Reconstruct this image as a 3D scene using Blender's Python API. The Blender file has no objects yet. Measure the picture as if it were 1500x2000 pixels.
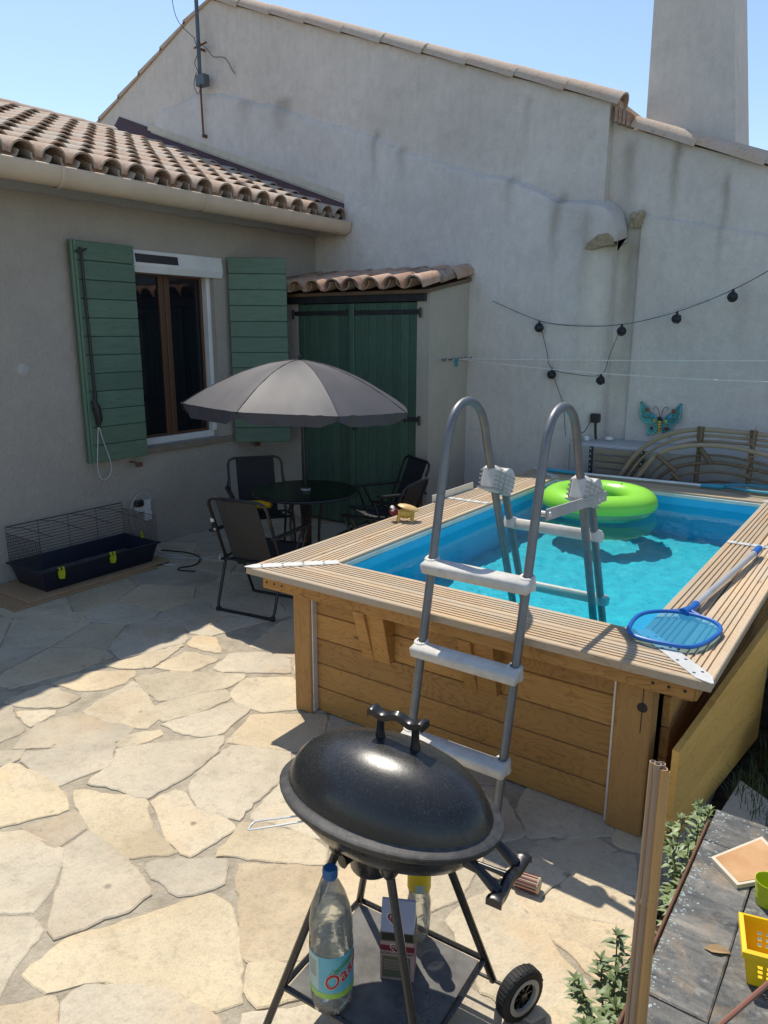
import bpy, bmesh, math, random
from mathutils import Vector, Matrix, noise as mnoise
R = random.Random(7)
rad = math.radians
scene = bpy.context.scene
col = scene.collection

# ------------------------------------------------------------------ camera
cam_d = bpy.data.cameras.new('camera'); cam = bpy.data.objects.new('camera', cam_d); col.objects.link(cam)
CR = ((0.8172705, 0.5762489, 0.0024631), (0.1373382, -0.1906264, -0.9720081), (-0.5596491, 0.7947319, -0.2349343))
right, down, fwd = (Vector(r) for r in CR)
m = Matrix.Identity(4)
for i in range(3):
    m[i][0] = right[i]; m[i][1] = -down[i]; m[i][2] = -fwd[i]
m.translation = Vector((0, 0, 1.9))
cam.matrix_world = m
cam_d.sensor_fit = 'HORIZONTAL'; cam_d.sensor_width = 36.0; cam_d.lens = 1455.0/1500.0*36.0
cam_d.clip_start = 0.02; cam_d.clip_end = 500
scene.camera = cam
# ------------------------------------------------------------------ sky and sun
LIGHT = Vector((0.455, -0.28, -1.0)).normalized()          # direction the sunlight travels
sun_el = math.asin(-LIGHT.z); sun_az = math.atan2(-LIGHT.x, -LIGHT.y)
w = bpy.data.worlds.new('World'); scene.world = w; w.use_nodes = True
nt = w.node_tree; bg = nt.nodes['Background']
sky = nt.nodes.new('ShaderNodeTexSky'); sky.sky_type = 'NISHITA'; sky.sun_disc = False
sky.sun_elevation = sun_el; sky.sun_rotation = sun_az; sky.air_density = 1.0; sky.dust_density = 0.35; sky.ozone_density = 1.2
nt.links.new(sky.outputs[0], bg.inputs[0]); bg.inputs[1].default_value = 0.15
sd = bpy.data.lights.new('sun', 'SUN'); sd.energy = 4.2; sd.angle = rad(0.53); sd.color = (1.0, 0.925, 0.80)
so = bpy.data.objects.new('sun', sd); col.objects.link(so); so.rotation_euler = LIGHT.to_track_quat('-Z', 'Y').to_euler()
so.location = (-6, 4, 9)
vs = scene.view_settings
vs.view_transform = 'Standard'; vs.look = 'None'; vs.exposure = 0.28; vs.gamma = 1.0
scene.render.engine = 'CYCLES'
try:
    scene.cycles.max_bounces = 10; scene.cycles.transparent_max_bounces = 16; scene.cycles.diffuse_bounces = 5
except Exception: pass

# ------------------------------------------------------------------ material helpers
MATS = {}
def nodes_of(name):
    m = bpy.data.materials.new(name); m.use_nodes = True
    nt = m.node_tree; b = nt.nodes['Principled BSDF']
    MATS[name] = m
    return m, nt, b
def N(nt, t, **kw):
    n = nt.nodes.new(t)
    for k, v in kw.items(): setattr(n, k, v)
    return n
def coords(nt, stretch=(1, 1, 1), kind='Object', seed=True):
    tc = N(nt, 'ShaderNodeTexCoord'); mp = N(nt, 'ShaderNodeMapping'); mp.inputs['Scale'].default_value = stretch
    nt.links.new(tc.outputs[kind], mp.inputs['Vector'])
    if seed:
        oi = N(nt, 'ShaderNodeObjectInfo'); mu = N(nt, 'ShaderNodeMath', operation='MULTIPLY'); mu.inputs[1].default_value = 37.0
        nt.links.new(oi.outputs['Random'], mu.inputs[0]); cb = N(nt, 'ShaderNodeCombineXYZ')
        for i in range(3): nt.links.new(mu.outputs[0], cb.inputs[i])
        nt.links.new(cb.outputs[0], mp.inputs['Location'])
    return mp.outputs[0]
def noise_tex(nt, vec, scale, detail=5, rough=.55, dist=0):
    n = N(nt, 'ShaderNodeTexNoise'); n.inputs['Scale'].default_value = scale; n.inputs['Detail'].default_value = detail
    n.inputs['Roughness'].default_value = rough; n.inputs['Distortion'].default_value = dist
    nt.links.new(vec, n.inputs['Vector']); return n.outputs['Fac']
def ramp(nt, fac, stops):
    r = N(nt, 'ShaderNodeValToRGB'); e = r.color_ramp.elements
    while len(e) < len(stops): e.new(0.5)
    for el, (p, c) in zip(e, stops):
        el.position = p; el.color = (*c, 1) if len(c) == 3 else c
    nt.links.new(fac, r.inputs[0]); return r.outputs[0]
def mixc(nt, fac, a, b, mode='MIX'):
    n = N(nt, 'ShaderNodeMix', data_type='RGBA', blend_type=mode)
    for inp, v in ((n.inputs[0], fac), (n.inputs[6], a), (n.inputs[7], b)):
        if isinstance(v, (int, float)): inp.default_value = v
        elif isinstance(v, tuple): inp.default_value = (*v, 1) if len(v) == 3 else v
        else: nt.links.new(v, inp)
    return n.outputs[2]
def math_n(nt, op, a, b=None, clamp=False):
    n = N(nt, 'ShaderNodeMath', operation=op); n.use_clamp = clamp
    for inp, v in zip(n.inputs, (a, b)):
        if v is None: continue
        if isinstance(v, (int, float)): inp.default_value = v
        else: nt.links.new(v, inp)
    return n.outputs[0]
def bump(nt, b, h, strength=.3, dist=.01):
    n = N(nt, 'ShaderNodeBump'); n.inputs['Strength'].default_value = strength; n.inputs['Distance'].default_value = dist
    nt.links.new(h, n.inputs['Height']); nt.links.new(n.outputs[0], b.inputs['Normal'])
def vary(nt, colr, amt):
    oi = N(nt, 'ShaderNodeObjectInfo'); mr = N(nt, 'ShaderNodeMapRange'); mr.inputs[3].default_value = 1-amt; mr.inputs[4].default_value = 1+amt
    nt.links.new(oi.outputs['Random'], mr.inputs[0]); h = N(nt, 'ShaderNodeHueSaturation')
    nt.links.new(mr.outputs[0], h.inputs['Value']); nt.links.new(colr, h.inputs['Color']); return h.outputs[0]
def plain(name, c, rough=.5, metal=0.0, c2=None, scale=8, bscale=0, bstr=.2, bdist=.004, stretch=(1, 1, 1), var=0, spec=.5, coat=0, sheen=0, rough2=None):
    m, nt, b = nodes_of(name)
    b.inputs['Roughness'].default_value = rough; b.inputs['Metallic'].default_value = metal; b.inputs['Specular IOR Level'].default_value = spec
    b.inputs['Coat Weight'].default_value = coat; b.inputs['Sheen Weight'].default_value = sheen
    v = coords(nt, stretch)
    f = noise_tex(nt, v, scale, 6, .6)
    if c2 is None: c2 = tuple(x*.8 for x in c)
    o = ramp(nt, f, [(.32, c2), (.68, c)])
    if var: o = vary(nt, o, var)
    nt.links.new(o, b.inputs['Base Color'])
    if rough2 is not None:
        rr = N(nt, 'ShaderNodeMapRange'); rr.inputs[3].default_value = rough; rr.inputs[4].default_value = rough2
        nt.links.new(noise_tex(nt, v, scale*3, 4), rr.inputs[0]); nt.links.new(rr.outputs[0], b.inputs['Roughness'])
    if bscale: bump(nt, b, noise_tex(nt, v, bscale, 6, .65), bstr, bdist)
    return m
def wood(name, c, dark, rough=.65, axis='x', fig=.5, var=.12, grey=None, knots=True, bstr=.25, freq=1.0):
    """grain runs along the given local axis: fine fibre, flowing growth lines and soft tone changes"""
    m, nt, b = nodes_of(name); b.inputs['Roughness'].default_value = rough
    st = lambda l, t: (l, t, t) if axis == 'x' else (t, t, l)
    v = coords(nt, st(1.0, 1.0)); vf = coords(nt, st(2.5, 60)); vm = coords(nt, st(.8, 5))
    tone = noise_tex(nt, vm, 1.6, 4, .55); fib = noise_tex(nt, vf, 2.0, 5, .7)
    warp = noise_tex(nt, coords(nt, st(1.1, 3.2)), 1.7*freq, 3, .5)
    lines = math_n(nt, 'FRACT', math_n(nt, 'MULTIPLY', warp, 22.0))
    lines = math_n(nt, 'POWER', lines, 3.0)
    f = math_n(nt, 'ADD', math_n(nt, 'ADD', math_n(nt, 'MULTIPLY', tone, .55), math_n(nt, 'MULTIPLY', fib, .5)), math_n(nt, 'MULTIPLY', lines, -.30*fig))
    o = ramp(nt, f, [(.18, dark), (.42, tuple(a*.68+d*.32 for a, d in zip(c, dark))), (.62, c)])
    if grey:
        o = mixc(nt, ramp(nt, noise_tex(nt, coords(nt, st(1, 5)), 2.2, 5), [(.35, (0, 0, 0)), (.66, (.8, .8, .8))]), o, grey)
    if knots:
        vo = N(nt, 'ShaderNodeTexVoronoi'); vo.inputs['Scale'].default_value = 2.6; nt.links.new(coords(nt, st(1, 2.4)), vo.inputs['Vector'])
        k = ramp(nt, vo.outputs['Distance'], [(.02, (.9, .9, .9)), (.075, (0, 0, 0))]); o = mixc(nt, k, o, tuple(d*.5 for d in dark))
    o = vary(nt, o, var); nt.links.new(o, b.inputs['Base Color']); bump(nt, b, f, bstr, .003)
    return m
def clear(name, tint, ior=1.33, refl=1.0, bscale=0, bstr=.1, rough=0.0, diff=None, stretch=(1, 1, 1)):
    """thin clear sheet: tinted transparency under a fresnel reflection, so that sunlight passes"""
    m = bpy.data.materials.new(name); m.use_nodes = True; MATS[name] = m
    nt = m.node_tree; nt.nodes.remove(nt.nodes['Principled BSDF']); out = nt.nodes['Material Output']
    t = N(nt, 'ShaderNodeBsdfTransparent'); t.inputs[0].default_value = (*tint, 1)
    g = N(nt, 'ShaderNodeBsdfGlossy'); g.inputs['Roughness'].default_value = rough
    fr = N(nt, 'ShaderNodeFresnel'); fr.inputs[0].default_value = ior
    fac = math_n(nt, 'MULTIPLY', fr.outputs[0], refl, True)
    base = t.outputs[0]
    if diff:
        d = N(nt, 'ShaderNodeBsdfDiffuse'); d.inputs[0].default_value = (*diff[0], 1)
        mx0 = N(nt, 'ShaderNodeMixShader'); mx0.inputs[0].default_value = diff[1]
        nt.links.new(base, mx0.inputs[1]); nt.links.new(d.outputs[0], mx0.inputs[2]); base = mx0.outputs[0]
    mx = N(nt, 'ShaderNodeMixShader'); nt.links.new(fac, mx.inputs[0]); nt.links.new(base, mx.inputs[1]); nt.links.new(g.outputs[0], mx.inputs[2])
    nt.links.new(mx.outputs[0], out.inputs['Surface'])
    if bscale:
        bp = N(nt, 'ShaderNodeBump'); bp.inputs['Strength'].default_value = bstr; bp.inputs['Distance'].default_value = .02
        nt.links.new(noise_tex(nt, coords(nt, stretch), bscale, 3, .5, .4), bp.inputs['Height'])
        nt.links.new(bp.outputs[0], g.inputs['Normal']); nt.links.new(bp.outputs[0], fr.inputs['Normal'])
    return m

# ------------------------------------------------------------------ materials
def stucco(name, c, c2, streaks=(), vert=True, var_scale=.9, bstr=.5):
    m, nt, b = nodes_of(name); b.inputs['Roughness'].default_value = .92; b.inputs['Specular IOR Level'].default_value = .15
    v = coords(nt, (1, 1, 1), seed=False); vs_ = coords(nt, (9, 9, .8) if vert else (1, 1, 1), seed=False)
    big = noise_tex(nt, v, var_scale, 6, .6); st = noise_tex(nt, vs_, 2.2, 5, .6); fine = noise_tex(nt, v, 55, 4, .7); mid = noise_tex(nt, coords(nt, (1, 1, .7) if vert else (1, 1, 1), seed=False), 13, 6, .72, .4)
    f = math_n(nt, 'ADD', math_n(nt, 'ADD', math_n(nt, 'MULTIPLY', big, .45), math_n(nt, 'MULTIPLY', st, .13)), math_n(nt, 'ADD', math_n(nt, 'MULTIPLY', fine, .16), math_n(nt, 'MULTIPLY', mid, .33)))
    o = ramp(nt, f, [(.36, c2), (.7, c)])
    if streaks:
        sx = N(nt, 'ShaderNodeSeparateXYZ'); nt.links.new(v, sx.inputs[0])
        wob = math_n(nt, 'MULTIPLY', math_n(nt, 'SUBTRACT', noise_tex(nt, v, 5, 4), .5), .10)
        X = math_n(nt, 'ADD', sx.outputs[0], wob); Z = sx.outputs[2]
        tot = None
        for (x0, zt, ln, wd, a) in streaks:
            d = math_n(nt, 'DIVIDE', math_n(nt, 'SUBTRACT', X, x0), wd); ex = math_n(nt, 'POWER', 2.718, math_n(nt, 'MULTIPLY', math_n(nt, 'MULTIPLY', d, d), -1))
            t = math_n(nt, 'DIVIDE', math_n(nt, 'SUBTRACT', zt, Z), ln)
            up = math_n(nt, 'MULTIPLY', math_n(nt, 'ADD', t, .06), 7.0, True); dn = math_n(nt, 'SUBTRACT', 1, t, True)
            s = math_n(nt, 'MULTIPLY', math_n(nt, 'MULTIPLY', math_n(nt, 'MULTIPLY', ex, up), dn), a)
            tot = s if tot is None else math_n(nt, 'MAXIMUM', tot, s)
        tot = math_n(nt, 'MULTIPLY', tot, math_n(nt, 'ADD', .4, st), True)
        o = mixc(nt, math_n(nt, 'MULTIPLY', tot, .85), o, (.21, .165, .11))
        pt = ramp(nt, noise_tex(nt, coords(nt, (1, 1, 1.6), seed=False), 2.6, 6, .68, .6), [(.56, (0, 0, 0)), (.74, (.22, .22, .22))]); o = mixc(nt, pt, o, (.33, .31, .27))
    nt.links.new(o, b.inputs['Base Color'])
    bump(nt, b, math_n(nt, 'ADD', math_n(nt, 'MULTIPLY', fine, .5), math_n(nt, 'ADD', math_n(nt, 'MULTIPLY', mid, 1.1), big)), bstr*1.3, .016)
    return m
NEI = stucco('grey_render', (.74, .685, .615), (.49, .455, .41), streaks=((-2.2, 3.45, .9, .07, .75), (-1.82, 3.4, .75, .035, .85), (-1.42, 3.1, .9, .03, .7), (-2.12, 2.72, 1.6, .07, .8),
    (-5.95, 4.33, .5, .12, .7), (-4.72, 3.85, .6, .04, .7), (-4.4, 3.66, .4, .05, .6), (-2.72, 3.06, .75, .05, .8), (-3.2, 3.26, .5, .05, .5), (-3.1, 3.9, .5, .03, .4), (-2.45, 2.9, 1.2, .08, .5), (-6.5, 4.4, .4, .1, .5), (-1.2, 2.3, .5, .05, .3)))
FAC = stucco('taupe_render', (.44, .40, .345), (.355, .322, .28), vert=False, var_scale=1.8, bstr=.6)
SHEDW = stucco('shed_render', (.50, .45, .37), (.38, .345, .285), var_scale=1.6)
BENCH = stucco('ledge_render', (.5, .49, .47), (.36, .36, .34), vert=False)

def make_stone(name='flagstone_sandstone'):
    m, nt, b = nodes_of(name); b.inputs['Roughness'].default_value = .82; b.inputs['Specular IOR Level'].default_value = .25
    v = coords(nt); oi = N(nt, 'ShaderNodeObjectInfo'); base = oi.outputs['Color']
    n1 = noise_tex(nt, v, 3.2, 7, .62, .5); n2 = noise_tex(nt, v, 26, 6, .7); n3 = noise_tex(nt, coords(nt, (1, 1, 1)), 1.3, 4, .6, 1.0)
    o = mixc(nt, ramp(nt, n1, [(.35, (0, 0, 0)), (.7, (.55, .55, .55))]), base, (.61, .53, .39))
    o = mixc(nt, ramp(nt, n3, [(.52, (0, 0, 0)), (.75, (.5, .5, .5))]), o, (.56, .37, .18))
    o = mixc(nt, ramp(nt, n2, [(.26, (.5, .5, .5)), (.5, (0, 0, 0))]), o, (.33, .28, .21))
    n4 = noise_tex(nt, v, 110, 3, .7); o = mixc(nt, ramp(nt, n4, [(.3, (.35, .35, .35)), (.5, (0, 0, 0)), (.72, (.0, .0, .0))]), o, (.28, .24, .18))
    sp = N(nt, 'ShaderNodeTexVoronoi'); sp.inputs['Scale'].default_value = 7; nt.links.new(v, sp.inputs['Vector'])
    o = mixc(nt, math_n(nt, 'MULTIPLY', ramp(nt, sp.outputs['Distance'], [(.05, (.75, .75, .75)), (.12, (0, 0, 0))]), ramp(nt, n3, [(.44, (0, 0, 0)), (.58, (1, 1, 1))])), o, (.18, .15, .12))
    n5 = noise_tex(nt, v, 2.1, 5, .6, .3); o = mixc(nt, 1.0, o, ramp(nt, n5, [(.3, (.74, .73, .72)), (.5, (.95, .95, .95)), (.7, (1.08, 1.07, 1.05))]), 'MULTIPLY')
    nt.links.new(o, b.inputs['Base Color'])
    bump(nt, b, math_n(nt, 'ADD', math_n(nt, 'MULTIPLY', n1, 1.3), math_n(nt, 'MULTIPLY', n2, .5)), .8, .016)
    return m
STONE = make_stone()
MORTAR = plain('mortar', (.49, .43, .33), .95, c2=(.33, .285, .215), scale=14, bscale=60, bstr=1.0, bdist=.012, spec=.1)
SOIL = plain('soil', (.085, .06, .04), .95, c2=(.03, .022, .016), scale=14, bscale=30, bstr=1, bdist=.03, spec=.1)
EARTH = plain('far_ground', (.25, .22, .17), .95, scale=1)

def make_tile(name, c1, c2, c3):
    m, nt, b = nodes_of(name); b.inputs['Roughness'].default_value = .88; b.inputs['Specular IOR Level'].default_value = .2
    v = coords(nt); n1 = noise_tex(nt, v, 9, 6, .65); n2 = noise_tex(nt, v, 45, 4, .7)
    oi = N(nt, 'ShaderNodeObjectInfo'); o = ramp(nt, oi.outputs['Random'], [(0, c1), (.5, c2), (1, c3)])
    o = mixc(nt, ramp(nt, n1, [(.42, (0, 0, 0)), (.72, (.75, .75, .75))]), o, (.5, .46, .40))
    o = mixc(nt, ramp(nt, n2, [(.3, (.55, .55, .55)), (.45, (0, 0, 0))]), o, (.12, .09, .07))
    nt.links.new(o, b.inputs['Base Color']); bump(nt, b, math_n(nt, 'ADD', n1, n2), .4, .006)
    return m
TILE = make_tile('weathered_clay_tile', (.40, .27, .19), (.46, .33, .24), (.42, .36, .29))
TILE2 = make_tile('shed_clay_tile', (.50, .29, .18), (.40, .23, .15), (.24, .14, .10))
TILE3 = make_tile('verge_clay_tile', (.50, .38, .29), (.53, .40, .3), (.5, .42, .34))
FLASH = plain('oxblood_flashing', (.10, .04, .038), .6, c2=(.065, .03, .03), scale=5, bscale=20)
PVC = plain('sand_pvc', (.62, .49, .36), .42, c2=(.54, .42, .31), scale=4, spec=.4)
WHITE = plain('white_pvc', (.74, .74, .72), .4, c2=(.62, .62, .6), scale=4)
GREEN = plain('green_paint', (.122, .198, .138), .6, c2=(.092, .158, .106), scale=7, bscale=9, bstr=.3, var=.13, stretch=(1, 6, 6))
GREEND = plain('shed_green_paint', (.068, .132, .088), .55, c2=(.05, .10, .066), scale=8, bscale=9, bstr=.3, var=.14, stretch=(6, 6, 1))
IRON = plain('black_iron', (.014, .016, .02), .5, c2=(.03, .03, .03), scale=12)
SASH = wood('brown_sash', (.11, .05, .025), (.06, .028, .015), .45, 'z', knots=False, fig=.2)
PANE, _nt, _b = nodes_of('window_glass'); _b.inputs['Base Color'].default_value = (.006, .008, .012, 1); _b.inputs['Roughness'].default_value = .04; _b.inputs['Specular IOR Level'].default_value = .5  # opaque near-black colour stands for the unlit room behind the panes
SILL = plain('sill_stone', (.24, .2, .15), .9, bscale=30)
DECK = wood('weathered_decking', (.53, .385, .235), (.25, .165, .09), .8, grey=(.43, .365, .28), fig=.5, bstr=.4)
PINE = wood('stained_pine', (.47, .24, .062), (.22, .095, .022), .6, fig=.75, var=.14)
PINEV = wood('stained_pine_post', (.44, .23, .068), (.22, .105, .03), .65, 'z', knots=False)
PLY = wood('new_pine_board', (.92, .52, .125), (.60, .29, .06), .6, fig=.55, var=.05)
OLDWOOD = wood('grey_wood', (.26, .20, .135), (.12, .09, .06), .8, grey=(.24, .21, .17))
PALE = wood('raw_plank', (.42, .27, .15), (.26, .16, .08), .8, knots=False)
PALEW = plain('pale_block', (.55, .49, .39), .85, scale=8, bscale=25)
STEEL = plain('galvanised_plate', (.72, .72, .70), .42, metal=.35, c2=(.6, .6, .58), scale=16)
LINER = plain('blue_liner', (.03, .50, .76), .4, c2=(.022, .43, .70), scale=3, bscale=4.5, bstr=.35, bdist=.02)
LINERB = plain('blue_liner_floor', (.045, .56, .66), .5, c2=(.028, .44, .56), scale=6, bscale=9, bstr=.9, bdist=.04, stretch=(1, 2.6, 1))
WATER = clear('water', (.62, .93, .96), 1.33, 1.0, bscale=5, bstr=.12)
RAIL = plain('grey_tube', (.20, .205, .21), .38, metal=.55, c2=(.16, .165, .17), scale=20, rough2=.5)
STEP = plain('white_step', (.60, .58, .53), .65, c2=(.47, .455, .41), scale=22, bscale=60, bstr=.1)
LIME, _nt, _b = nodes_of('lime_vinyl'); _b.inputs['Base Color'].default_value = (.27, .66, .06, 1); _b.inputs['Roughness'].default_value = .3; _b.inputs['Subsurface Weight'].default_value = .25; _b.inputs['Subsurface Radius'].default_value = (.05, .1, .02)
bump(_nt, _b, noise_tex(_nt, coords(_nt, (14, 14, 2)), 2, 3), .15, .01)
LIMEC = clear('clear_lime_vinyl', (.72, .9, .62), 1.45, .9, diff=((.5, .75, .4), .42))
NETB = clear('blue_net', (.45, .8, .95), 1.2, .3, diff=((.05, .33, .62), .42))
NETT = clear('teal_net', (.8, .9, .9), 1.2, .3, diff=((.35, .5, .5), .4))
BLUE = plain('blue_plastic', (.012, .13, .46), .35, c2=(.01, .1, .38))
TEAL = plain('teal_plastic', (.03, .30, .42), .4)
ALU = plain('aluminium_pole', (.72, .72, .72), .35, metal=.6)
CANOPY = plain('charcoal_canopy', (.058, .058, .070), .58, c2=(.05, .05, .061), scale=4, bscale=5, bstr=.16, bdist=.01, sheen=.05, spec=.34)
BLACKM = plain('black_tube', (.012, .012, .013), .35, c2=(.018, .018, .018))
BLACKF = plain('black_mesh_fabric', (.018, .019, .025), .75, scale=30, bscale=200, bstr=.2)
GREYF = plain('brown_grey_fabric', (.04, .038, .036), .8, scale=30, bscale=200, bstr=.2)
TGLASS = clear('smoked_table_glass', (.12, .19, .17), 1.5, 1.0, bscale=60, bstr=.15)
ENAM, _nt, _b = nodes_of('dusty_black_enamel')
_v = coords(_nt); _dust = math_n(_nt, 'MULTIPLY', ramp(_nt, noise_tex(_nt, _v, 260, 3, .7), [(.56, (0, 0, 0)), (.68, (1, 1, 1))]), ramp(_nt, noise_tex(_nt, _v, 5, 4), [(.35, (.15, .15, .15)), (.65, (1, 1, 1))]))
_o = mixc(_nt, math_n(_nt, 'MULTIPLY', _dust, .35), ramp(_nt, noise_tex(_nt, _v, 7, 5), [(.3, (.010, .011, .012)), (.7, (.022, .022, .022))]), (.25, .24, .22))
_nt.links.new(_o, _b.inputs['Base Color']); _mr = N(_nt, 'ShaderNodeMapRange'); _mr.inputs[3].default_value = .15; _mr.inputs[4].default_value = .40
_nt.links.new(noise_tex(_nt, _v, 18, 5, .7), _mr.inputs[0]); _nt.links.new(_mr.outputs[0], _b.inputs['Roughness']); bump(_nt, _b, noise_tex(_nt, _v, 160, 3), .06, .003)
ENAMR = plain('worn_rim_enamel', (.02, .021, .022), .42, c2=(.06, .058, .055), scale=40, rough2=.65, bscale=60, bstr=.15)
BAKE = plain('bakelite', (.012, .012, .013), .3)
SOOT = plain('ashy_shelf', (.055, .054, .053), .7, c2=(.15, .145, .135), scale=11, bscale=60, bstr=.3, rough2=.85)
RUBBER = plain('black_rubber', (.02, .02, .02), .75)
GREYP = plain('grey_plastic', (.40, .40, .38), .5)
PET = clear('clear_bottle', (.985, .99, .985), 1.45, .8, bscale=22, bstr=.16, diff=((.85, .82, .70), .12))
PETW = clear('bottle_water', (.96, .985, .98), 1.33, .7, bscale=16, bstr=.25, diff=((.75, .8, .76), .05))
CAPB = plain('blue_cap', (.02, .12, .30), .4)
LBL = plain('label_aqua', (.10, .36, .47), .45, c2=(.16, .46, .48), scale=14)
LBLG = plain('label_green', (.24, .46, .04), .45, c2=(.33, .55, .10), scale=14)
LBLL = plain('label_leaf', (.06, .25, .02), .45)
LBLW = plain('label_pale', (.42, .55, .5), .5)
RED = plain('label_red', (.50, .03, .02), .45)
CREAMP = plain('print_cream', (.78, .74, .66), .5)
YEL = plain('label_yellow', (.72, .50, .01), .45)
PINKC = plain('carton_pink', (.44, .29, .26), .6, c2=(.36, .24, .21))
OLIVE = plain('carton_olive', (.13, .13, .07), .65)
MAROON = plain('print_maroon', (.18, .01, .025), .5)
DARKP = plain('print_black', (.015, .015, .015), .6)
LAV = plain('carton_lavender', (.34, .36, .46), .5)
BAMB = wood('bamboo', (.54, .30, .10), (.30, .15, .05), .5, 'z', fig=.15, knots=False, bstr=.1)
BAMBG = wood('grey_bamboo', (.33, .215, .13), (.15, .09, .055), .6, 'z', fig=.15, knots=False, bstr=.1)
RATT = wood('rattan_cane', (.36, .27, .18), (.18, .12, .075), .6, knots=False, fig=.2)
RATTD = wood('dark_rattan', (.17, .11, .065), (.08, .05, .03), .6, knots=False, fig=.2)
YPL = plain('yellow_basket_plastic', (.82, .54, .006), .4, c2=(.76, .48, .006), scale=4)
LPL = plain('lime_cup_plastic', (.46, .53, .015), .38, c2=(.42, .49, .015))
TERRA = plain('terracotta', (.56, .34, .17), .85, c2=(.43, .22, .09), scale=9, bscale=30)
CREAME = plain('cream_edge', (.62, .55, .42), .8)
STICK = plain('brown_stick', (.26, .11, .07), .5)
DRY = plain('dry_leaf', (.36, .24, .12), .8, scale=30)
LEAFM, _nt, _b = nodes_of('shrub_leaf'); _b.inputs['Roughness'].default_value = .5
_nt.links.new(vary(_nt, ramp(_nt, noise_tex(_nt, coords(_nt), 9, 3), [(.3, (.10, .16, .05)), (.7, (.27, .32, .15))]), .2), _b.inputs['Base Color']); _b.inputs['Subsurface Weight'].default_value = .1
GRASSM = plain('grass_blade', (.075, .11, .025), .6, c2=(.05, .085, .02), scale=6)
STEMM = plain('green_stem', (.12, .14, .05), .6)
NAVY = plain('navy_tray', (.012, .017, .034), .35)
WIRE = plain('dark_wire', (.025, .023, .025), .5, metal=.3)
CLIP = plain('chartreuse_clip', (.52, .55, .02), .4)
CABLE = plain('white_cable', (.5, .5, .48), .5)
CABLEK = plain('dark_cable', (.02, .02, .022), .5)
LITTER = plain('litter', (.15, .14, .12), .9, c2=(.05, .05, .05), scale=30, bscale=40, bstr=.8)
TQ = plain('turquoise_metal', (.05, .33, .33), .35, metal=.3, c2=(.02, .16, .18), scale=40)
TQL = plain('pale_turquoise', (.25, .55, .55), .4)
GOLD = plain('gold_enamel', (.62, .42, .06), .3, metal=.3)
BROWNM = plain('brown_enamel', (.20, .09, .05), .4)
GALV = plain('grey_zinc', (.12, .145, .16), .5, metal=.4)
RUST = plain('rusty_iron', (.16, .07, .04), .8)
LANT = plain('lantern_black', (.014, .018, .02), .5)
MUD = plain('raw_clay_rubble', (.46, .38, .24), .95, c2=(.28, .22, .14), scale=16, bscale=25, bstr=1, bdist=.03)
YELT = plain('toy_yellow', (.66, .46, .10), .5, c2=(.5, .33, .06), scale=40, bscale=40, bstr=.3)
TAN = plain('toy_shell', (.68, .46, .19), .45, c2=(.55, .34, .12), scale=30)
CORK = plain('ribbed_beige', (.58, .47, .32), .7)

def make_slate():
    m, nt, b = nodes_of('slate_tile'); b.inputs['Roughness'].default_value = .6
    v = coords(nt); vd = coords(nt, (1, 2.6, 1))
    n1 = noise_tex(nt, vd, 7, 7, .7, .8); n2 = noise_tex(nt, v, 34, 6, .75); n3 = noise_tex(nt, v, 9, 6, .7)
    o = ramp(nt, n1, [(.3, (.028, .03, .033)), (.45, (.08, .082, .08)), (.58, (.15, .143, .128)), (.72, (.27, .24, .19))])
    o = mixc(nt, ramp(nt, n3, [(.5, (0, 0, 0)), (.7, (.65, .65, .65))]), o, (.26, .185, .10))
    o = mixc(nt, ramp(nt, n2, [(.56, (0, 0, 0)), (.70, (.55, .55, .55))]), o, (.33, .335, .31))
    o = mixc(nt, ramp(nt, n2, [(.3, (.7, .7, .7)), (.42, (0, 0, 0))]), o, (.02, .022, .024))
    o = vary(nt, o, .15); nt.links.new(o, b.inputs['Base Color']); bump(nt, b, math_n(nt, 'ADD', n1, math_n(nt, 'MULTIPLY', n2, .5)), .8, .010)
    return m
SLATE = make_slate()
LIMEW = plain('lime_crust', (.46, .53, .50), .9, c2=(.2, .26, .25), scale=60, bscale=80, bstr=.8)

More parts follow.
